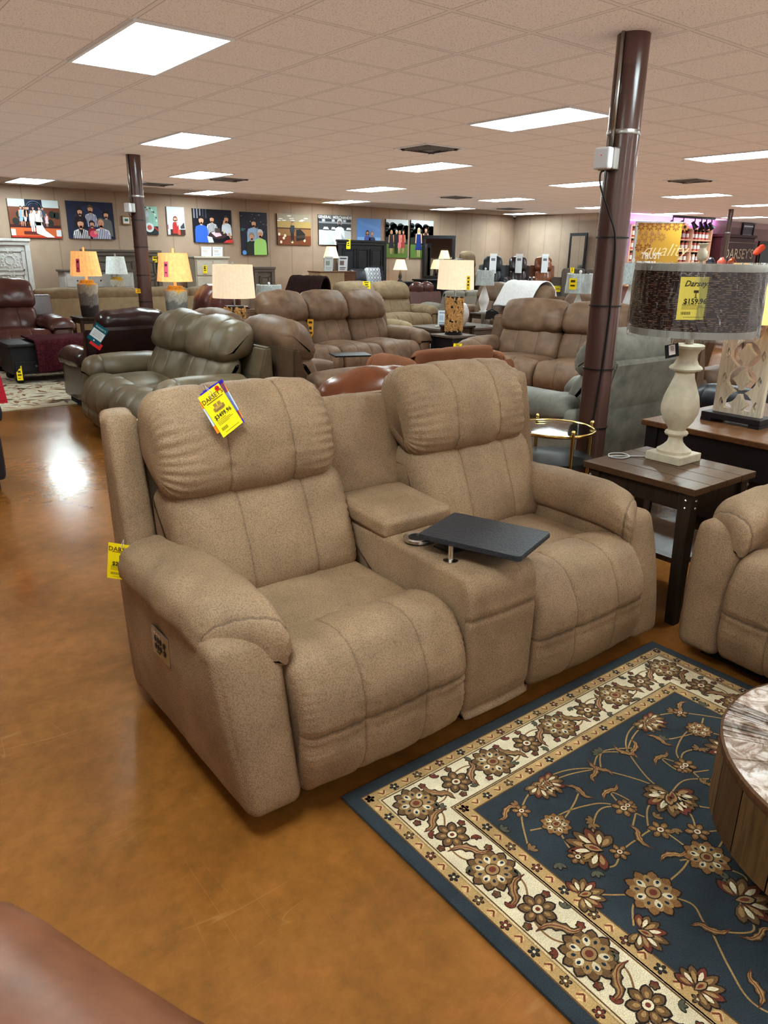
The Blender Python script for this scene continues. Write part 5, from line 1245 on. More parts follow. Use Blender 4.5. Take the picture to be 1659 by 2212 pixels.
def bust(a, x, y, r, shirt, hair, l=2, skin=SK, stripes=None, long_=0, bald=False, wide=2.2, drop=4.2, collar=None):
    ya = y-r*1.35
    pts = [(x-r*.6, ya), (x+r*.6, ya), (x+r*wide*.85, ya-r*.5), (x+r*wide, ya-r*1.6), (x+r*wide*1.05, ya-r*drop), (x-r*wide*1.05, ya-r*drop), (x-r*wide, ya-r*1.6), (x-r*wide*.85, ya-r*.5)]
    a.P(pts, shirt, l)
    if stripes:
        k = -wide*.95
        while k < wide*.95:
            top = ya-r*(.15 if abs(k) < .8 else .55 if abs(k) < wide*.8 else 1.6); a.R(x+k*r, ya-r*drop, x+k*r+r*.2, top, stripes, l+1); k += .48
    if collar: a.P([(x-r*.55, ya), (x+r*.55, ya), (x, ya-r*1.9)], collar, l+2)
    head(a, x, y, r, hair, l+3, skin, long_, bald)
def full(a, x, y0, h, top, bottom, hair, l=2, skin=SK, dress=False, long_=0, bald=False, w=1.0):
    r = h*.062; yh = y0+h-r*1.3; sh = yh-r*1.7; hip = y0+h*.47
    if dress:
        for s in (-1, 1): a.P([(x+s*h*.02, y0+h*.3), (x+s*h*.06, y0+h*.3), (x+s*h*.05, y0), (x+s*h*.025, y0)], skin, l)
        a.P([(x-h*.09*w, sh), (x+h*.09*w, sh), (x+h*.075*w, hip+h*.12), (x+h*.13*w, y0+h*.24), (x-h*.13*w, y0+h*.24), (x-h*.075*w, hip+h*.12)], top, l+1)
    else:
        for s in (-1, 1): a.P([(x+s*h*.004, hip), (x+s*h*.085*w, hip), (x+s*h*.075, y0), (x+s*h*.02, y0)], bottom, l)
        a.P([(x-h*.1*w, sh), (x+h*.1*w, sh), (x+h*.085*w, hip-h*.02), (x-h*.085*w, hip-h*.02)], top, l+1)
    for s in (-1, 1): a.P([(x+s*h*.075*w, sh), (x+s*h*.12*w, sh-h*.03), (x+s*h*.135*w, hip), (x+s*h*.1*w, hip)], skin if dress else top, l+2); 
    head(a, x, yh, r, hair, l+3, skin, long_, bald)
def canvas(label, px, art, yy=16.7595):
    p0, p1 = AY(px[0], px[1], yy), AY(px[2], px[3], yy); q0, q1 = p0, p1
    x0, x1, z0, z1 = p0.x, p1.x, p1.z, p0.z
    a = Art(.0012); w, h = x1-x0, z1-z0; a.clip = (w, h); art(a, w, h); edge = a.edge if hasattr(a, 'edge') else (70, 62, 58)
    a.mb.box(0, w, 0, h, -.04, 0, rgb(*edge))
    o = a.mb.build('canvas_picture', M['gloss_print'], None, recalc=False); o.matrix_world = frame_mat((x0, yy, z0), (1, 0, 0), (0, 0, 1)); tag(o, label, 'picture', 'canvas prints along the back wall'); return o
def a1(a, w, h):
    a.R(0, 0, w, h, (120, 66, 44), 1); a.R(0, h*.8, w, h, (206, 212, 214), 2); a.R(w*.33, h*.72, w*.67, h, (30, 34, 58), 3)
    for k in range(22): g = pi*k/21; a.E(w*.5+w*.14*cos(g), h*.76+h*.18*sin(g), w*.022, w*.022, (140, 160, 190), 4, 8)
    a.R(0, h*.26, w, h*.34, (70, 26, 32), 2); a.R(0, .03*h, w, h*.26, (206, 104, 56), 2); a.R(0, 0, w, h*.05, (190, 60, 40), 3); a.R(0, h*.05, w*.09, h*.22, (214, 216, 216), 3); a.R(w*.9, h*.05, w, h*.22, (214, 216, 216), 3); a.R(w*.25, h*.08, w*.62, h*.17, (104, 40, 36), 3)
    for x, y in ((.2, .6), (.85, .62), (.12, .42), (.8, .4), (.95, .6)): a.E(w*x, h*y, w*.07, h*.1, (40, 44, 38), 3, 9)
    for x, c, d in ((.24, (140, 170, 205), 1), (.31, (216, 226, 230), 1), (.38, (40, 44, 84), 1), (.34, (40, 44, 60), 0), (.48, (220, 220, 224), 0), (.6, (224, 226, 230), 1), (.67, (70, 80, 100), 0), (.73, (238, 196, 206), 1)): full(a, w*x, h*.3, h*(.52 if x != .73 else .36), c, (50, 50, 60), (50, 34, 28), 4, dress=bool(d))
    full(a, w*.44, h*.16, h*.58, (240, 240, 242), (238, 238, 240), (44, 32, 28), 10); full(a, w*.55, h*.2, h*.53, (246, 246, 248), (246, 246, 248), (60, 42, 34), 11, dress=True, w=1.2)
    a.P([(w*.5, h*.42), (w*.6, h*.42), (w*.68, h*.2), (w*.86, .02*h), (w*.7, .02*h), (w*.5, h*.12)], (248, 248, 250), 12)
def a2(a, w, h):
    a.R(0, 0, w, h, (30, 38, 68), 1); a.edge = (22, 26, 44); a.E(w*.5, h*.5, w*.36, h*.4, (40, 50, 84), 2, 20)
    bust(a, w*.27, h*.72, h*.08, (34, 26, 34), (46, 28, 26), 3, long_=1.6); bust(a, w*.5, h*.8, h*.085, (226, 226, 236), (96, 76, 56), 3, stripes=(56, 60, 120), wide=2.0); bust(a, w*.83, h*.66, h*.08, (110, 110, 112), (40, 28, 28), 3, wide=2.0, drop=6, long_=.6)
    bust(a, w*.26, h*.4, h*.105, (232, 230, 232), (40, 28, 26), 9, stripes=(70, 64, 76), wide=2.2, collar=(30, 26, 32)); bust(a, w*.7, h*.43, h*.105, (232, 230, 236), (120, 110, 104), 9, stripes=(70, 76, 130), wide=2.4, bald=True)
    bust(a, w*.5, h*.4, h*.075, (150, 40, 50), (50, 32, 28), 15, wide=1.5, drop=3); a.E(w*.52, h*.13, w*.09, h*.1, (232, 90, 120), 21, 12); a.E(w*.56, h*.17, w*.035, h*.05, (240, 160, 150), 22, 10)
def a3(a, w, h):
    a.R(0, 0, w, h, (150, 190, 176), 1); a.R(0, 0, w, h*.3, (36, 44, 50), 2)
    for k in range(14): g = pi*k/13; a.E(w*.3+w*.62*cos(g), h*.5+h*.46*sin(g), w*.05, w*.05, (50, 54, 60) if k % 2 else (230, 230, 226), 3, 8)
    full(a, w*.3, h*.4, h*.5, (190, 196, 206), (170, 170, 176), (70, 50, 40), 4); full(a, w*.66, h*.42, h*.4, (140, 190, 170), (140, 180, 160), (50, 40, 36), 4); a.E(w*.4, h*.25, w*.3, h*.17, (214, 222, 224), 9, 18); a.E(w*.4, h*.25, w*.16, h*.09, (190, 90, 80), 10, 12); a.L([(w*.7, h*.28), (w*.98, h*.14)], w*.1, (180, 60, 56), 9)
def a4(a, w, h):
    a.R(0, 0, w, h, (212, 218, 230), 1); a.edge = (190, 196, 206); a.R(w*.14, 0, w, h*.2, (74, 46, 46), 2); a.P([(w*.72, h*.3), (w*.95, h*.46), (w*.98, h*.24), (w*.74, h*.22)], (60, 60, 66), 3); a.R(0, h*.2, w*.05, h*.36, (220, 90, 90), 2)
    bust(a, w*.45, h*.57, h*.075, (186, 52, 48), (150, 74, 48), 4, wide=1.6, drop=5.6, long_=.9); a.P([(w*.5, h*.45), (w*.62, h*.4), (w*.55, h*.3)], (236, 210, 206), 8); a.R(w*.56, 0, w*.7, h*.2, (222, 96, 70), 9)
def a5(a, w, h):
    a.R(0, 0, w, h, (22, 22, 34), 1); a.edge = (24, 24, 30)
    for k in range(5): a.R(w*(.02+.075*k), h*.72, w*(.05+.075*k), h, (150, 150, 160) if k < 3 else (70, 74, 90), 2)
    bust(a, w*.48, h*.7, h*.085, (226, 226, 230), (30, 24, 28), 3, wide=2.2, stripes=(60, 60, 66)); bust(a, w*.86, h*.72, h*.09, (216, 220, 232), (60, 44, 40), 3, skin=SK2, wide=1.9); bust(a, w*.2, h*.66, h*.1, (58, 104, 206), (30, 26, 32), 9, wide=2.2, drop=6)
    a.E(w*.62, h*.24, w*.24, h*.12, (74, 50, 48), 15, 22); a.P([(w*.44, h*.3), (w*.62, h*.38), (w*.72, h*.22), (w*.56, h*.17)], (240, 200, 210), 16); a.R(w*.54, h*.3, w*.68, h*.44, (90, 76, 70), 17); a.R(w*.76, h*.28, w*.8, h*.42, (230, 214, 190), 17)
    a.P([(w*.05, 0), (w*.36, 0), (w*.3, h*.12), (w*.08, h*.14)], (58, 104, 206), 17); a.P([(w*.36, 0), (w*.5, 0), (w*.46, h*.16), (w*.33, h*.2)], (210, 210, 214), 16); a.P([(w*.74, 0), (w, 0), (w, h*.12), (w*.84, h*.08)], (214, 70, 66), 17); a.L([(w*.9, h*.3), (w*.96, h*.14)], h*.07, SK2, 18); a.L([(w*.78, h*.56), (w*.8, h*.68)], h*.06, SK2, 16)
def a6(a, w, h):
    a.R(0, 0, w, h, (46, 46, 60), 1); a.edge = (44, 44, 54); rnd = random.Random(3)
    for k in range(26): x, y = rnd.random()*w, h*(.5+.48*rnd.random()); a.E(x, y, w*.012, w*.012, (220, 210, 180) if k % 2 else (110, 110, 130), 2, 8)
    a.R(0, h*.56, w*.1, h*.62, (40, 120, 120), 2); bust(a, w*.48, h*.74, h*.072, (164, 190, 222), (66, 50, 46), 3, wide=2.6, drop=6); bust(a, w*.38, h*.43, h*.072, (48, 56, 48), (170, 150, 130), 9, wide=2.1, drop=6); bust(a, w*.7, h*.5, h*.08, (176, 220, 128), (206, 206, 206), 15, wide=2.2, drop=6.5, bald=False)
    a.E(w*.08, h*.05, w*.08, h*.06, (110, 160, 220), 16, 10)
def a7(a, w, h):
    a.R(0, 0, w, h, (156, 112, 66), 1); a.R(0, h*.76, w, h, (176, 160, 136), 2); a.R(0, h*.55, w, h*.76, (190, 160, 96), 2); a.R(0, h*.52, w, h*.56, (90, 56, 36), 3); a.R(0, 0, w, h*.3, (130, 70, 40), 2)
    for x, y in ((.35, .94), (.42, .86), (.85, .88), (.75, .82), (.7, .79), (.1, .84), (.2, .79), (.45, .8), (.05, .78)): a.E(w*x, h*y, w*.07, h*.018, (250, 246, 236), 4, 10)
    for x, y in ((.05, .34), (.22, .3), (.18, .22), (.1, .09), (.43, .1), (.8, .15)): a.E(w*x, h*y, w*.035, h*.05, (240, 226, 196), 3, 10)
    a.P([(w*.55, h*.5), (w*.68, h*.52), (w*.82, h*.36), (w*.8, h*.18), (w*.55, h*.12)], (40, 34, 32), 5); a.P([(w*.56, h*.3), (w*.8, h*.34), (w*.8, h*.24), (w*.56, h*.22)], (70, 60, 50), 6); full(a, w*.44, h*.1, h*.66, (56, 60, 70), (30, 32, 42), (100, 90, 84), 7)
def a8(a, w, h):
    a.R(0, 0, w, h, (190, 190, 192), 1); a.edge = (60, 60, 62); a.R(0, h*.5, w, h, (66, 66, 70), 2); a.R(0, h*.72, w, h*.78, (150, 150, 152), 3); a.R(0, h*.86, w, h, (110, 110, 112), 3); a.T('GENERAL  MERCHANDIS', w*.5, h*.925, w*.095, (246, 246, 246), 4, 0, .02)
    for x in (.1, .4, .75): a.R(w*x, h*.78, w*(x+.09), h*.86, (200, 200, 204), 4)
    for x, s in ((.22, 1), (.45, .8), (.93, 1)): a.P([(w*(x-.09*s), h*.52), (w*(x-.06*s), h*.6), (w*(x+.05*s), h*.6), (w*(x+.09*s), h*.52)], (236, 236, 238), 4); a.R(w*(x-.08*s), h*.49, w*(x+.08*s), h*.52, (40, 40, 42), 4)
    a.R(0, 0, w, h*.48, (206, 204, 204), 3); bust(a, w*.64, h*.76, h*.105, (238, 238, 240), (210, 210, 212), 6, skin=(120, 120, 122), wide=2.0, drop=7); a.L([(w*.42, h*.35), (w*.5, h*.04)], h*.1, (236, 236, 238), 11); a.P([(w*.68, h*.4), (w*.8, h*.2), (w*.7, h*.15)], (190, 190, 194), 11)
def a9(a, w, h):
    a.R(0, 0, w, h, (112, 156, 222), 1); a.edge = (150, 176, 216); a.R(0, 0, w, h*.3, (150, 190, 236), 2)
    for k in range(7): a.L([(w*(.05+.12*k), h*(.9-.03*k)), (w*(.3+.12*k), h*(.7-.03*k))], h*.012, (150, 184, 236), 2)
    bust(a, w*.42, h*.46, h*.075, (96, 110, 180), (90, 60, 50), 3, wide=2.0, drop=5, long_=1.2); bust(a, w*.62, h*.42, h*.078, (54, 64, 104), (150, 120, 100), 3, wide=2.2, drop=5, bald=True)
def trees(a, w, h):
    a.R(0, 0, w, h, (216, 222, 228), 1); rnd = random.Random(5)
    for k in range(34): a.E(rnd.random()*w, h*(.55+.32*rnd.random()), w*.13, h*.07, rnd.choice(((34, 44, 36), (50, 62, 48), (26, 34, 30))), 2, 9)
    a.R(0, h*.34, w, h*.6, (40, 46, 40), 2); a.R(0, 0, w, h*.36, (96, 122, 60), 3); a.edge = (40, 46, 50)
def a10(a, w, h):
    trees(a, w, h); full(a, w*.24, h*.1, h*.62, (38, 36, 52), (38, 36, 52), (226, 190, 140), 5, dress=True, long_=1.0, w=1.2); full(a, w*.46, h*.1, h*.63, (24, 24, 30), (20, 20, 26), (220, 220, 222), 11); full(a, w*.61, h*.12, h*.6, (226, 130, 130), (226, 130, 130), (206, 160, 110), 5, dress=True, long_=1.2); full(a, w*.77, h*.12, h*.61, (168, 66, 62), (168, 66, 62), (80, 50, 40), 11, dress=True, long_=1.4)
def a11(a, w, h):
    trees(a, w, h); full(a, w*.66, h*.02, h*.8, (40, 34, 44), (40, 34, 44), (70, 44, 38), 5, dress=True, long_=3.5); full(a, w*.34, h*.03, h*.77, (36, 56, 116), (36, 56, 116), (232, 206, 160), 11, dress=True, long_=2.2, w=1.2)
for lab, px, fn in (('canvas print of a wedding party with bride in white on church steps', (14, 428, 134, 515), a1), ('canvas print of a family portrait in striped shirts on navy', (141, 433, 250, 517), a2), ('canvas print partly hidden behind the brown column', (306, 445, 343, 507), a3),
                    ('canvas print of a person in a red jacket against pale wall', (359, 446, 401, 508), a4), ('canvas print of three people around a restaurant table', (415, 450, 502, 525), a5), ('tall canvas print of three people, one in lime green shirt', (519, 457, 579, 551), a6),
                    ('canvas print of two people standing by a dark recliner in a bare hall', (598, 461, 672, 530), a7), ('black and white canvas print reading GENERAL MERCHANDIS with a person in white shirt', (688, 463, 758, 530), a8), ('canvas print of a couple against blue sky', (772, 471, 822, 530), a9),
                    ('tall canvas print of four dressed-up people on grass', (834, 473, 880, 557), a10), ('tall canvas print of two people with long hair, one in a blue dress', (888, 475, 934, 558), a11)): canvas(lab, px, fn)
def th(a, w, h): a.R(0, 0, w, h, (150, 112, 66), 1); a.R(w*.12, h*.14, w*.88, h*.86, (222, 224, 222), 2); a.R(w*.3, h*.4, w*.75, h*.68, (70, 110, 84), 3)
o = canvas('small wood-framed thermostat with green display beside the far column', (263, 466, 282, 486), th); o.name = 'mounted_thermostat'; o['category'] = 'thermostat'; del o['group']

# ================================================================ BEDROOM PIECES ALONG THE BACK WALL
def headboard(name, label, x0, x1, y, z1, mat, cols, rows_, cap=.05, z0=0, trimw=.09, rz=0, detail=None):
    t = thing(name, label, 'headboard', ((x0+x1)/2, y, 0), rz); w = (x1-x0)/2
    MB().box(-w, w, 0, .05, z0, z1-.08).build('board', mat, t)
    MB().box(-w-.02, w+.02, -.05, .07, z1-.05, z1, bev=.008).box(-w-.005, w+.005, -.03, .06, z1-.12, z1-.05, bev=.008).build('crown_rail', mat, t)
    for s in (-1, 1): MB().box(s*w-s*.0-(.09 if s > 0 else 0), s*w+(.09 if s < 0 else 0), -.035, .055, 0, z1-.12, bev=.006).build('post', mat, t)
    gx = (2*w-.18-.04)/cols; zt = z1-.18; gz = (zt-.35)/rows_
    for i in range(cols):
        for j in range(rows_):
            xa, xb, za, zb = -w+.11+gx*i+.03, -w+.11+gx*(i+1)-.03, .35+gz*j+.03, .35+gz*(j+1)-.03
            mb = MB()
            for (p, q, r_, s_) in ((xa, xb, za, za+.025), (xa, xb, zb-.025, zb), (xa, xa+.025, za, zb), (xb-.025, xb, za, zb)): mb.box(p, q, -.02, 0, r_, s_)
            mb.box(xa+.06, xb-.06, -.012, 0, za+.06, zb-.06, bev=.01)
            if detail:
                for k in range(16):
                    g = 2*pi*k/16; cx, cz = (xa+xb)/2, (za+zb)/2
                    for rr in (.08, .14, .2): mb.lathe([(.001, 0), (.018, .004), (.001, .012)], 6, mat=Matrix.Translation((cx+rr*cos(g+rr), -.012, cz+rr*sin(g+rr))) @ Matrix.Rotation(pi/2, 4, 'X'))
            mb.build('panel', mat, t)
    return t
headboard('headboard', 'black panelled tall headboard with yellow tag below the couple canvas', 11.22, 12.76, 16.45, 1.97, M['blackwood'], 3, 2)
headboard('headboard', 'white washed tall headboard with carved square panels at the left edge', 2.55, 3.86, 16.2, 1.81, M['whitewood'], 2, 3, detail=True)
headboard('headboard', 'grey brown panelled headboard behind the far brown column', 4.92, 6.58, 16.5, 1.64, M['greywood'], 3, 3)
headboard('headboard', 'plain dark grey headboard right of the cream drum lampshade', 8.85, 9.4, 16.5, 1.31, M['greywood'], 1, 1)
bd = thing('bed', 'bed with dark and white patterned spread before the black headboard', 'bed', (11.99, 15.35, 0))
MB().box(-.75, .75, -1.0, 1.0, .12, .4, bev=.02).build('box_spring', M['blackwood'], bd)
mb = MB(); cushion(mb, (0, 0, .58), (1.55, 2.05, .4), .1, 12, (0, 0, .05), None, .02)
for i, v_ in enumerate(mb.v): mb.c[i] = rgb(214, 216, 220) if int((v_[0]*5+v_[1]*3) % 2) else rgb(30, 34, 44)
mb.build('bedspread', M['paint'], bd, smooth=True)
pl = MB(); cushion(pl, (0, 0, 0), (.46, .16, .48), .07, 10, (-.02, .06, -.02)); rnd = random.Random(4)
pil = pl.build('pillow', M['whitethrow'], None, smooth=True); a = Art(.001)
for i in range(5):
    for j in range(5):
        x, y = -.2+.1*i, -.2+.1*j
        a.L([(x, y+.045), (x+.045, y), (x, y-.045), (x-.045, y), (x, y+.045)], .012, (70, 74, 90)); a.E(x, y, .012, .012, (70, 74, 90), 1, 6)
o = a.mb.build('printed_pattern', M['paint'], pil, recalc=False); o.matrix_local = frame_mat((0, -.145, 0), (1, 0, 0), (0, 0, 1))
q = AY(806, 578, 16.0); pil.location = (q.x, 16.0, 1.08); pil.rotation_euler = (radians(-14), 0, 0); tag(pil, 'white pillow with grey lattice pattern leaning on the black headboard', 'pillow')
mb = MB(); cushion(mb, (0, 0, 0), (.5, .22, .42), .1, 10, (0, .06, 0)); o = mb.build('pillow', M['black'], None, smooth=True); o.location = (11.5, 16.0, 1.07); o.rotation_euler = (radians(-14), 0, 0); tag(o, 'navy black pillow behind the patterned pillow on the bed', 'pillow')
def dresser(name, label, x0, x1, y0, y1, h, mat, top, cols, rows_, rz=0, sides=False, cat='dresser'):
    t = thing(name, label, cat, ((x0+x1)/2, (y0+y1)/2, 0), rz); w, d = (x1-x0)/2, (y1-y0)/2
    MB().box(-w, w, -d, d, .06, h-.04, bev=.008).build('body', mat, t); MB().box(-w-.03, w+.03, -d-.03, d+.02, h-.04, h, bev=.008).build('top', top, t); MB().box(-w+.02, w-.02, -d+.03, d-.03, 0, .06).build('plinth', mat, t)
    gx = 2*w/cols
    for j in range(rows_):
        n = cols if (j < rows_-1 or sides) else max(cols, 2); gx = 2*w/n
        for i in range(n):
            xa, xb = -w+gx*i+.025, -w+gx*(i+1)-.025; gz = (h-.16)/rows_; za, zb = .09+gz*j+.015, .09+gz*(j+1)-.015
            dd = MB().box(xa, xb, -d-.02, -d, za, zb, bev=.006).build('drawer', mat, t)
            mb = MB()
            for kx in ((xa+xb)/2,) if xb-xa < .6 else (xa+(xb-xa)*.25, xa+(xb-xa)*.75): mb.lathe([(.008, 0), (.016, .012), (.012, .025), (.001, .027)], 8, mat=Matrix.Translation((kx, -d-.02, (za+zb)/2)) @ Matrix.Rotation(pi/2, 4, 'X'))
            mb.build('knob', M['blackwood'], dd)
    return t
dresser('dresser', 'white washed dresser with grey top behind the long tan sofa', 4.38, 5.75, 15.95, 16.4, 1.25, M['whitewood'], M['greywood'], 3, 4, sides=True)
dresser('chest_of_drawers', 'cream chest of drawers with yellow tag and white brochures on top', 7.2, 8.0, 16.1, 16.6, 1.53, M['creamwood'], M['creamwood'], 1, 4, cat='chest of drawers')
for i, (px, lab) in enumerate(((468, 'white brochure stand left on the cream chest of drawers'), (486, 'white brochure stand right on the cream chest of drawers'))):
    q = AY(px, 558, 16.25); sign_holder(lab, V((7.56+.27*i, 16.28, 1.53)), .24, .2, ((232, 236, 244), (190, 196, 210), (210, 200, 196)), (1, 0, 0))
cb = thing('sideboard', 'pale oak sideboard with two white sign sheets and a lit lamp on top', 'cabinet', (10.58, 15.75, 0))
MB().box(-.52, .18, -.25, .25, .05, 1.2).build('door_panel', M['paleoak'], cb); MB().box(.18, .52, -.25, .25, .05, 1.2).build('side_panel', M['brownwood'], cb); MB().box(-.54, .54, -.27, .27, 1.2, 1.23, bev=.005).build('top', M['brownwood'], cb); MB().box(-.5, .5, -.22, .22, 0, .05).build('plinth', M['blackwood'], cb)
q = AY(692, 580, 15.6); sign_holder('white sign sheet with clock picture on the pale oak sideboard', V((10.37, 15.6, 1.23)), .22, .33, ((222, 232, 236), (190, 200, 200), (160, 176, 160)), (1, -.2, 0))
sign_holder('white sign sheet with furniture list right on the pale oak sideboard', V((10.78, 15.6, 1.23)), .24, .34, ((232, 236, 242), (90, 90, 100), (140, 120, 120)), (1, -.2, 0))
def plain_lamp(label, loc, s=1.0, power=6):
    t = thing('table_lamp', label, 'lamp', loc); t.scale = (s, s, s)
    lathe_part(t, 'body', M['blackwood'], [(.07, 0), (.075, .02), (.03, .05), (.05, .12), (.03, .22), (.015, .25), (.012, .34)], 16, smooth=True)
    shade(t, M['shade_glow'], .19, .30, .11, .56, 32)
    l = bpy.data.lights.new('lamp_bulb', 'POINT'); l.energy = power; l.color = (1, .72, .4); l.shadow_soft_size = .05; o = bpy.data.objects.new('lamp_bulb', l); COL.objects.link(o); o.parent = t; o.location = (0, 0, .45)
plain_lamp('lit cream table lamp on the pale oak sideboard', (10.62, 15.86, 1.23), 1.0, 5)
ns = dresser('nightstand', 'black nightstand under the lit lamp right of the black bed', 13.0, 13.5, 16.1, 16.55, .95, M['blackwood'], M['blackwood'], 1, 2, cat='nightstand')
plain_lamp('lit cream table lamp on the nightstand right of the black headboard', (13.1, 16.25, .95), 1.0, 5)
dm = dresser('dresser', 'black dresser carrying a tilted black-framed mirror', 13.85, 15.3, 16.0, 16.6, 1.0, M['blackwood'], M['blackwood'], 3, 3)
mi = thing('mirror', 'black-framed mirror standing on the black dresser, reflecting the headboard', 'mirror', (14.5, 16.3, 1.0), -64)
mb = MB()
for b_ in ((-.48, .48, 0, .09), (-.48, .48, 1.06, 1.15), (-.48, -.4, .09, 1.06), (.4, .48, .09, 1.06)): mb.box(b_[0], b_[1], -.03, .02, b_[2], b_[3], bev=.008)
mb.build('frame', M['blackwood'], mi); MB().box(-.4, .4, -.01, .0, .09, 1.06).build('mirror_glass', M['mirror'], mi)
tall = thing('cheval_mirror', 'tall dark-framed mirror leaning on the right wall beside the column', 'mirror', (17.85, 14.2, 0), -100)
mb = MB()
for b_ in ((-.35, .35, 0, .08), (-.35, .35, 2.2, 2.28), (-.35, -.28, .08, 2.2), (.28, .35, .08, 2.2)): mb.box(b_[0], b_[1], -.02, .02, b_[2], b_[3])
mb.build('frame', M['blackwood'], tall); MB().box(-.28, .28, -.01, .0, .08, 2.2).build('mirror_glass', M['mirror'], tall)

# ================================================================ SHOP CORNER BEYOND THE COLUMN
SY = 13.4
def led_strip(name, label, pts):
    t = MB().tube(pts, .02, 6).build(name, M['bluelight'], None); tag(t, label, 'light strip')
def wallshelf(label, x0, x1, z0, z1, ncol, nrow, jars, glab):
    t = thing('display_shelf', label, 'shelf', ((x0+x1)/2, SY-.15, z0)); w = (x1-x0)/2; h = z1-z0
    MB().box(-w, w, .11, .13, 0, h).build('back_panel', M['brownwood'], t)
    for i in range(ncol+1): x = -w+2*w*i/ncol; MB().box(x-.03, x+.03, -.12, .12, 0, h).build('upright', M['lip'], t)
    for j in range(nrow+1): MB().box(-w, w, -.12, .12, h*j/nrow-.02, h*j/nrow+.015).build('shelf_board', M['lip'], t)
    rnd = random.Random(int(x0*10)); first = None
    for i in range(ncol):
        for j in range(nrow):
            n = jars[i]
            for k in range(n):
                x = (x0+x1)/2-w+2*w*(i+(k+.7)/(n+.4))/ncol; z = z0+h*j/nrow+.016
                c = rnd.choice(((150, 60, 56), (190, 96, 80), (214, 160, 130), (120, 44, 44), (230, 196, 170))) if j < nrow-2 else rnd.choice(((186, 76, 70), (206, 110, 96)))
                mb = MB(); rr = .055; mb.lathe([(rr, 0), (rr, .2), (rr*.8, .22)], 10, col=rgb(*c)).lathe([(rr*.85, .22), (rr*.85, .27), (.001, .27)], 10, col=rgb(60, 44, 40)); mb.lathe([(rr+.002, .05), (rr+.002, .16)], 10, col=rgb(236, 226, 220), cap=False)
                o = mb.build('candle_jar', M['jar'], None); o.location = (x, SY-.17, z); tag(o, glab, 'candle jar', glab)
    return t
wallshelf('pine candle shelf showing left of the yellow banner, edged in violet light', 18.75, 20.0, .9, 2.5, 1, 5, (4,), 'candle jars on the shelf left of the yellow banner')
wallshelf('pine candle shelf right of the yellow banner under violet light', 20.75, 22.9, .9, 2.5, 2, 5, (5, 5), 'candle jars on the shelf right of the yellow banner')
led_strip('mounted_light_strip', 'violet light strip outlining the left candle shelf', [(18.62, SY-.2, 1.6), (18.62, SY-.2, 2.62), (20.0, SY-.2, 2.62)])
led_strip('mounted_light_strip', 'violet light strip along the top of the right candle shelf', [(20.75, SY-.2, 2.6), (22.95, SY-.2, 2.6)])
for x, e in ((20, 26), (22.3, 26)):
    l = bpy.data.lights.new('violet_wash', 'AREA'); l.size = 2.2; l.size_y = .2; l.shape = 'RECTANGLE'; l.energy = e; l.color = (.75, .35, 1); o = bpy.data.objects.new('violet_wash', l); COL.objects.link(o); o.location = (x, SY-.28, 2.66); o.rotation_euler = (radians(150), 0, 0)
bl, br = AR(1380, 481, 16.0), AR(1474, 485, 16.0)
bn = thing('banner_stand', 'yellow floor banner with flower pattern reading quality TRUST quality that lasts', 'banner', (0, 0, 0)); wv = (br-bl).length; zt = bl.z; a = Art(.002)
a.R(0, 0, wv, zt, (204, 158, 62), 0)
def star(x, y, s, c, l=1):
    for k in range(8):
        g = k*pi/4; petal(a, x, y, s*.25, s, s*.22, g, c, l)
for i in range(6):
    for j in range(9):
        x, y = wv*(.06+.2*i), zt-.1-.2*j; dgl = i+j*1.0
        if i*1.0 < 1.6 or j == 0 or (i < 3 and j < 2): star(x+(.1*wv if j % 2 else 0), y, .085, (150, 96, 46) if j % 2 == 0 else (178, 128, 66))
for i in range(5):
    for j in range(5):
        if i+j < 5: x, y = wv*(.05+.14*i), zt-.06-.16*j; a.P([(x, y+.06), (x+.04, y), (x, y-.06), (x-.04, y)], (186, 132, 84), 0.5)
a.T('quality', wv*.66, zt-.55, .34, (240, 214, 160), 2, .4, -.004); a.T('TRUST', wv*.36, zt-.66, .17, (244, 240, 232), 3, 0, .014, sx=.8); a.T('quality that lasts', wv*.46, zt-.82, .105, (244, 236, 214), 3, 0, .004, sx=.9)
o = a.mb.build('printed_sheet', M['gloss_print'], bn, recalc=False); MB().box(-.05, -.0, -.01, .03, 0, zt+.02).build('post', M['steel'], bn); MB().box(-.05, wv+.02, -.02, .03, zt, zt+.03).build('rail', M['steel'], bn); MB().box(-.02, wv, -.15, .15, 0, .04).build('base', M['steel'], bn)
rdir = (br-bl).normalized(); bn.location = (bl.x, bl.y, 0); bn.rotation_euler = (0, 0, atan2(rdir.y, rdir.x)); o.matrix_local = frame_mat((0, -.012, .03), (1, 0, 0), (0, 0, 1))
tl = thing('track_light', 'black ceiling track with six spotlights over the shop corner', 'track light', (0, 0, 0))
ta, tb = AZ(1455, 465, CEIL), AZ(1545, 470.5, CEIL); MB().tube([(ta.x, ta.y, CEIL-.03), (tb.x, tb.y, CEIL-.03)], .03, 6).build('track', M['blackplastic'], tl)
for k, f in enumerate((.0, .25, .52, .68, .80, .93)):
    p = ta.lerp(tb, f); sp = MB().tube([(p.x, p.y, CEIL-.03), (p.x, p.y, CEIL-.16)], .018, 6).lathe([(.045, -.12), (.055, -.02), (.085, .1), (.08, .1)], 14, mat=Matrix.Translation((p.x, p.y, CEIL-.24)) @ Matrix.Rotation(radians(150), 4, 'X') @ Matrix.Rotation(radians(20*(k % 3)-20), 4, 'Y')).build('spotlight', M['blackplastic'], tl, smooth='auto')
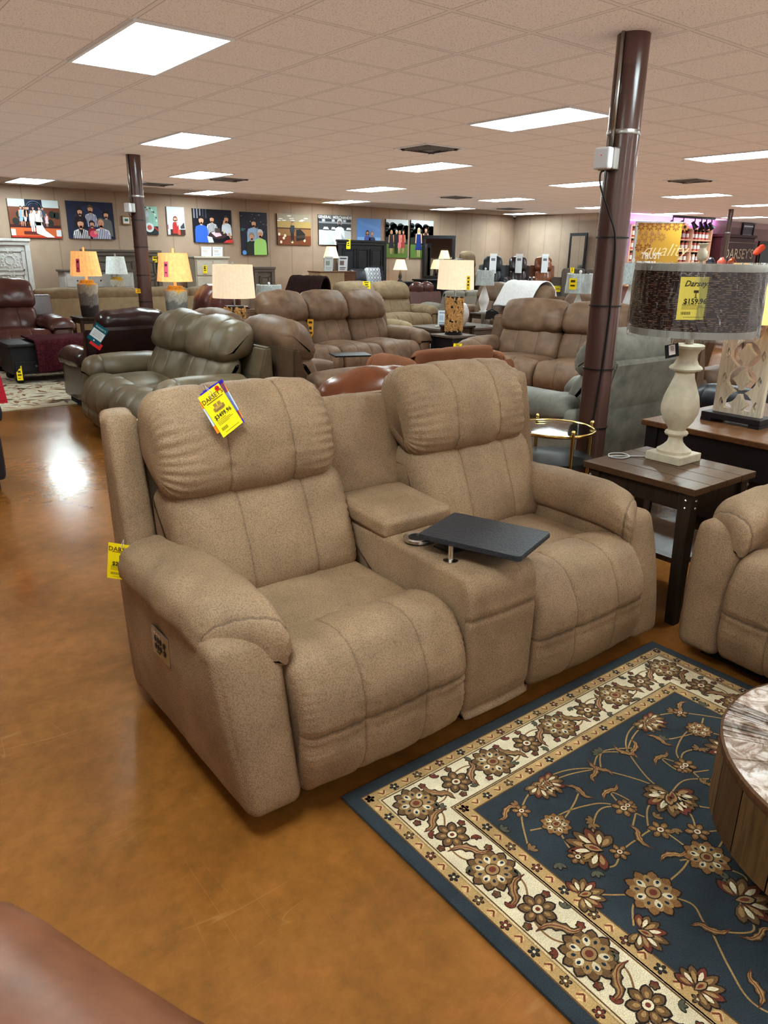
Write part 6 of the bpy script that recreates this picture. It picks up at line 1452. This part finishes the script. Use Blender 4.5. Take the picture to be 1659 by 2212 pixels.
# dark cabinet with lettering, framed print, doors, extinguisher
M['oxblood'] = plain('oxblood_paint', rgb(70, 30, 32), .5, noise_amt=.3)
dk = thing('cabinet', 'dark oxblood cabinet with chalky lettering DARSEYS right of the candle shelf', 'cabinet', (24.05, 13.1, 0))
MB().box(-1.0, 1.0, -.25, .25, 0, 2.3, bev=.02).build('body', M['oxblood'], dk); MB().box(-1.05, 1.05, -.28, .25, 2.3, 2.38).build('crown', M['oxblood'], dk)
a = Art(.003); a.T("DARSEY'S", 0, 0, .42, (196, 180, 160), 1, 0, .01); a.L([(-.95, .35), (.95, .35)], .02, (150, 130, 120)); a.L([(-.95, -.35), (.95, -.35)], .02, (150, 130, 120)); o = a.mb.build('lettering', M['paint'], dk, recalc=False); o.matrix_local = frame_mat((.1, -.255, 1.8), (1, 0, 0), (0, 0, 1))
def frame_print(label, x, z, w, h, col, y=SY):
    t = thing('framed_print', label, 'picture', (x, y-.03, z)); mb = MB()
    for b_ in ((0, w, 0, .05), (0, w, h-.05, h), (0, .05, .05, h-.05), (w-.05, w, .05, h-.05)): mb.box(b_[0], b_[1], -.03, .02, b_[2], b_[3])
    mb.build('frame', M['blackwood'], t); MB().box(.05, w-.05, -.005, .01, .05, h-.05, col=rgb(*col)).box(.05, w-.05, -.008, -.005, h-.12, h-.08, col=rgb(196, 196, 204)).box(.05, w-.05, -.008, -.005, .08, .12, col=rgb(196, 196, 204)).build('print', M['paint'], t)
q = AY(1598, 515, SY); frame_print('black-framed grey print high on the mauve shop wall', q.x, q.z, .75, .48, (92, 96, 112))
for i, (px, lab) in enumerate(((1592, 1), (1641, 2))):
    q = AY(px, 521, SY); d = thing('door_%d' % (i+1), 'dark door in the shop wall', 'door', (q.x+.55, SY-.03, 0)); d['kind'] = 'structure'
    MB().box(-.62, .62, -.02, .03, 0, q.z).build('door_frame', M['oxblood'], d); MB().box(-.52, .52, -.05, -.02, 0, q.z-.1).build('door_leaf', M['blackwood'], d)
q = AY(1622, 548, 13.1); ex = thing('fire_extinguisher', 'dark red fire extinguisher hanging on the shop wall between the doors', 'fire extinguisher', (q.x, 13.27, q.z-.1)); MB().lathe([(.07, 0), (.075, .05), (.075, .32), (.03, .4), (.025, .46)], 14).build('tank', M['oxblood'], ex, smooth=True); MB().box(-.05, .05, -.03, .03, .45, .5).build('valve', M['blackplastic'], ex)
q = AR(1640, 540, 15.0); um = thing('feather_decoration', 'coral red feather decoration near the right picture edge', 'decoration', (q.x, q.y, 0)); mb = MB(); cushion(mb, (0, 0, q.z), (.26, .12, .1), .05, 6, fn=lambda p: V((p.x, p.y, p.z+p.x*.5))); mb.build('plume', plain('coral_plume', rgb(236, 96, 70), .8), um, smooth=True); MB().tube([(0, 0, 0), (0, 0, q.z)], .012, 6).build('stem', M['blackplastic'], um)
for i, (px, py, c, lab) in enumerate(((1560, 552, (226, 110, 90), 'coral figurine on the dark shop table'), (1582, 553, (150, 70, 40), 'amber glass figurine on the dark shop table'), (1536, 552, (52, 50, 66), 'dark glassware cluster piece on the dark shop table'))):
    q = AR(px, 558, 15.6); o = MB().lathe([(.05, 0), (.09, .08), (.06, .2), (.09, .28), (.03, .36), (.001, .37)], 12, col=rgb(*c)).build('figurine', M['jar'], None, smooth=True); o.location = (q.x, q.y, 1.3); tag(o, lab, 'figurine')
q = AR(1558, 558, 15.6); sqtable('display_table', 'dark tall display table holding figurines in the shop corner', q.x-.5, q.x+.5, q.y-.4, q.y+.4, 1.3, M['oxblood'], M['oxblood'], .06, .04, .4, 0)
t = thing('sign_holder', 'pink sign in an acrylic stand beside the fur throw', 'sign', (8.58, 14.3, .62)); MB().box(-.17, .17, -.006, 0, 0, .3, col=rgb(176, 140, 140)).build('sheet', M['gloss_print'], t)
stand('small table under the pink sign stand', V((8.58, 14.35, .62)), .34)

# tags pinned where the sight line meets the furniture
bpy.context.view_layer.update()
_dg = bpy.context.evaluated_depsgraph_get()
def surf(px, py):
    d = ray(px, py).normalized(); ok, loc, nor, *_ = SC.ray_cast(_dg, V((0, 0, CAMH)), d)
    return (loc, nor, d) if ok else None
for e in YT:
    lab, px0, py0, px1, py1, R, *c_ = e['a']; hit = surf((px0+px1)/2, (py0+py1)/2)
    loc, nor, d = hit; loc = loc-d*.02; dep_ = -sin(YAW)*loc.x+cos(YAW)*loc.y
    n2 = (nor*.35-d*.65).normalized(); up = V((0, 0, 1)); rt = up.cross(n2).normalized(); up = n2.cross(rt)
    w_, h_ = (px1-px0)*dep_/1650, (py1-py0)*dep_/1650
    price_tag('price_tag', lab, loc-up*h_*.5, rt, up, w_, h_, c_[0] if c_ else (250, 222, 30), small=True)
for o, px in INFOTAGS:
    loc, nor, d = surf(px, 566); loc = loc-d*.06; rt = V((.788, -.615, 0)); o.matrix_world = frame_mat((loc.x, loc.y, loc.z+.15), rt, (0, 0, 1))

# ================================================================ CAMERA, LIGHT, VIEW
cam = bpy.data.cameras.new('camera'); co = bpy.data.objects.new('camera', cam); COL.objects.link(co)
cam.sensor_fit = 'VERTICAL'; cam.sensor_height = 36; cam.lens = 36*F/2212
co.matrix_world = Matrix(((_R2.x, _U2.x, -_FW.x, 0), (_R2.y, _U2.y, -_FW.y, 0), (_R2.z, _U2.z, -_FW.z, CAMH), (0, 0, 0, 1)))
cam.clip_start = .05; cam.clip_end = 100
SC.camera = co
w = bpy.data.worlds.new('world'); SC.world = w; w.use_nodes = True
w.node_tree.nodes['Background'].inputs[0].default_value = (1.0, .97, .93, 1); w.node_tree.nodes['Background'].inputs[1].default_value = .85
ul = bpy.data.lights.new('added_ceiling_fill', 'AREA'); ul.shape = 'RECTANGLE'; ul.size = 33; ul.size_y = 18.5; ul.energy = 540; ul.color = (1, .97, .92)  # added fill lamp facing up to brighten the ceiling, not a store fixture
uo = bpy.data.objects.new('added_ceiling_fill', ul); COL.objects.link(uo); uo.location = (12.3, 5.9, 2.62); uo.rotation_euler = (pi, 0, 0)
SC.view_settings.view_transform = 'Standard'; SC.view_settings.look = 'Medium High Contrast'; SC.view_settings.exposure = 0.15
SC.cycles.use_denoising = True
SC.cycles.max_bounces = 6; SC.cycles.diffuse_bounces = 3; SC.cycles.glossy_bounces = 3; SC.cycles.transparent_max_bounces = 10
SC.cycles.use_adaptive_sampling = True; SC.cycles.adaptive_threshold = .2
SC.cycles.sample_clamp_indirect = 8
SC.cycles.caustics_reflective = False; SC.cycles.caustics_refractive = False
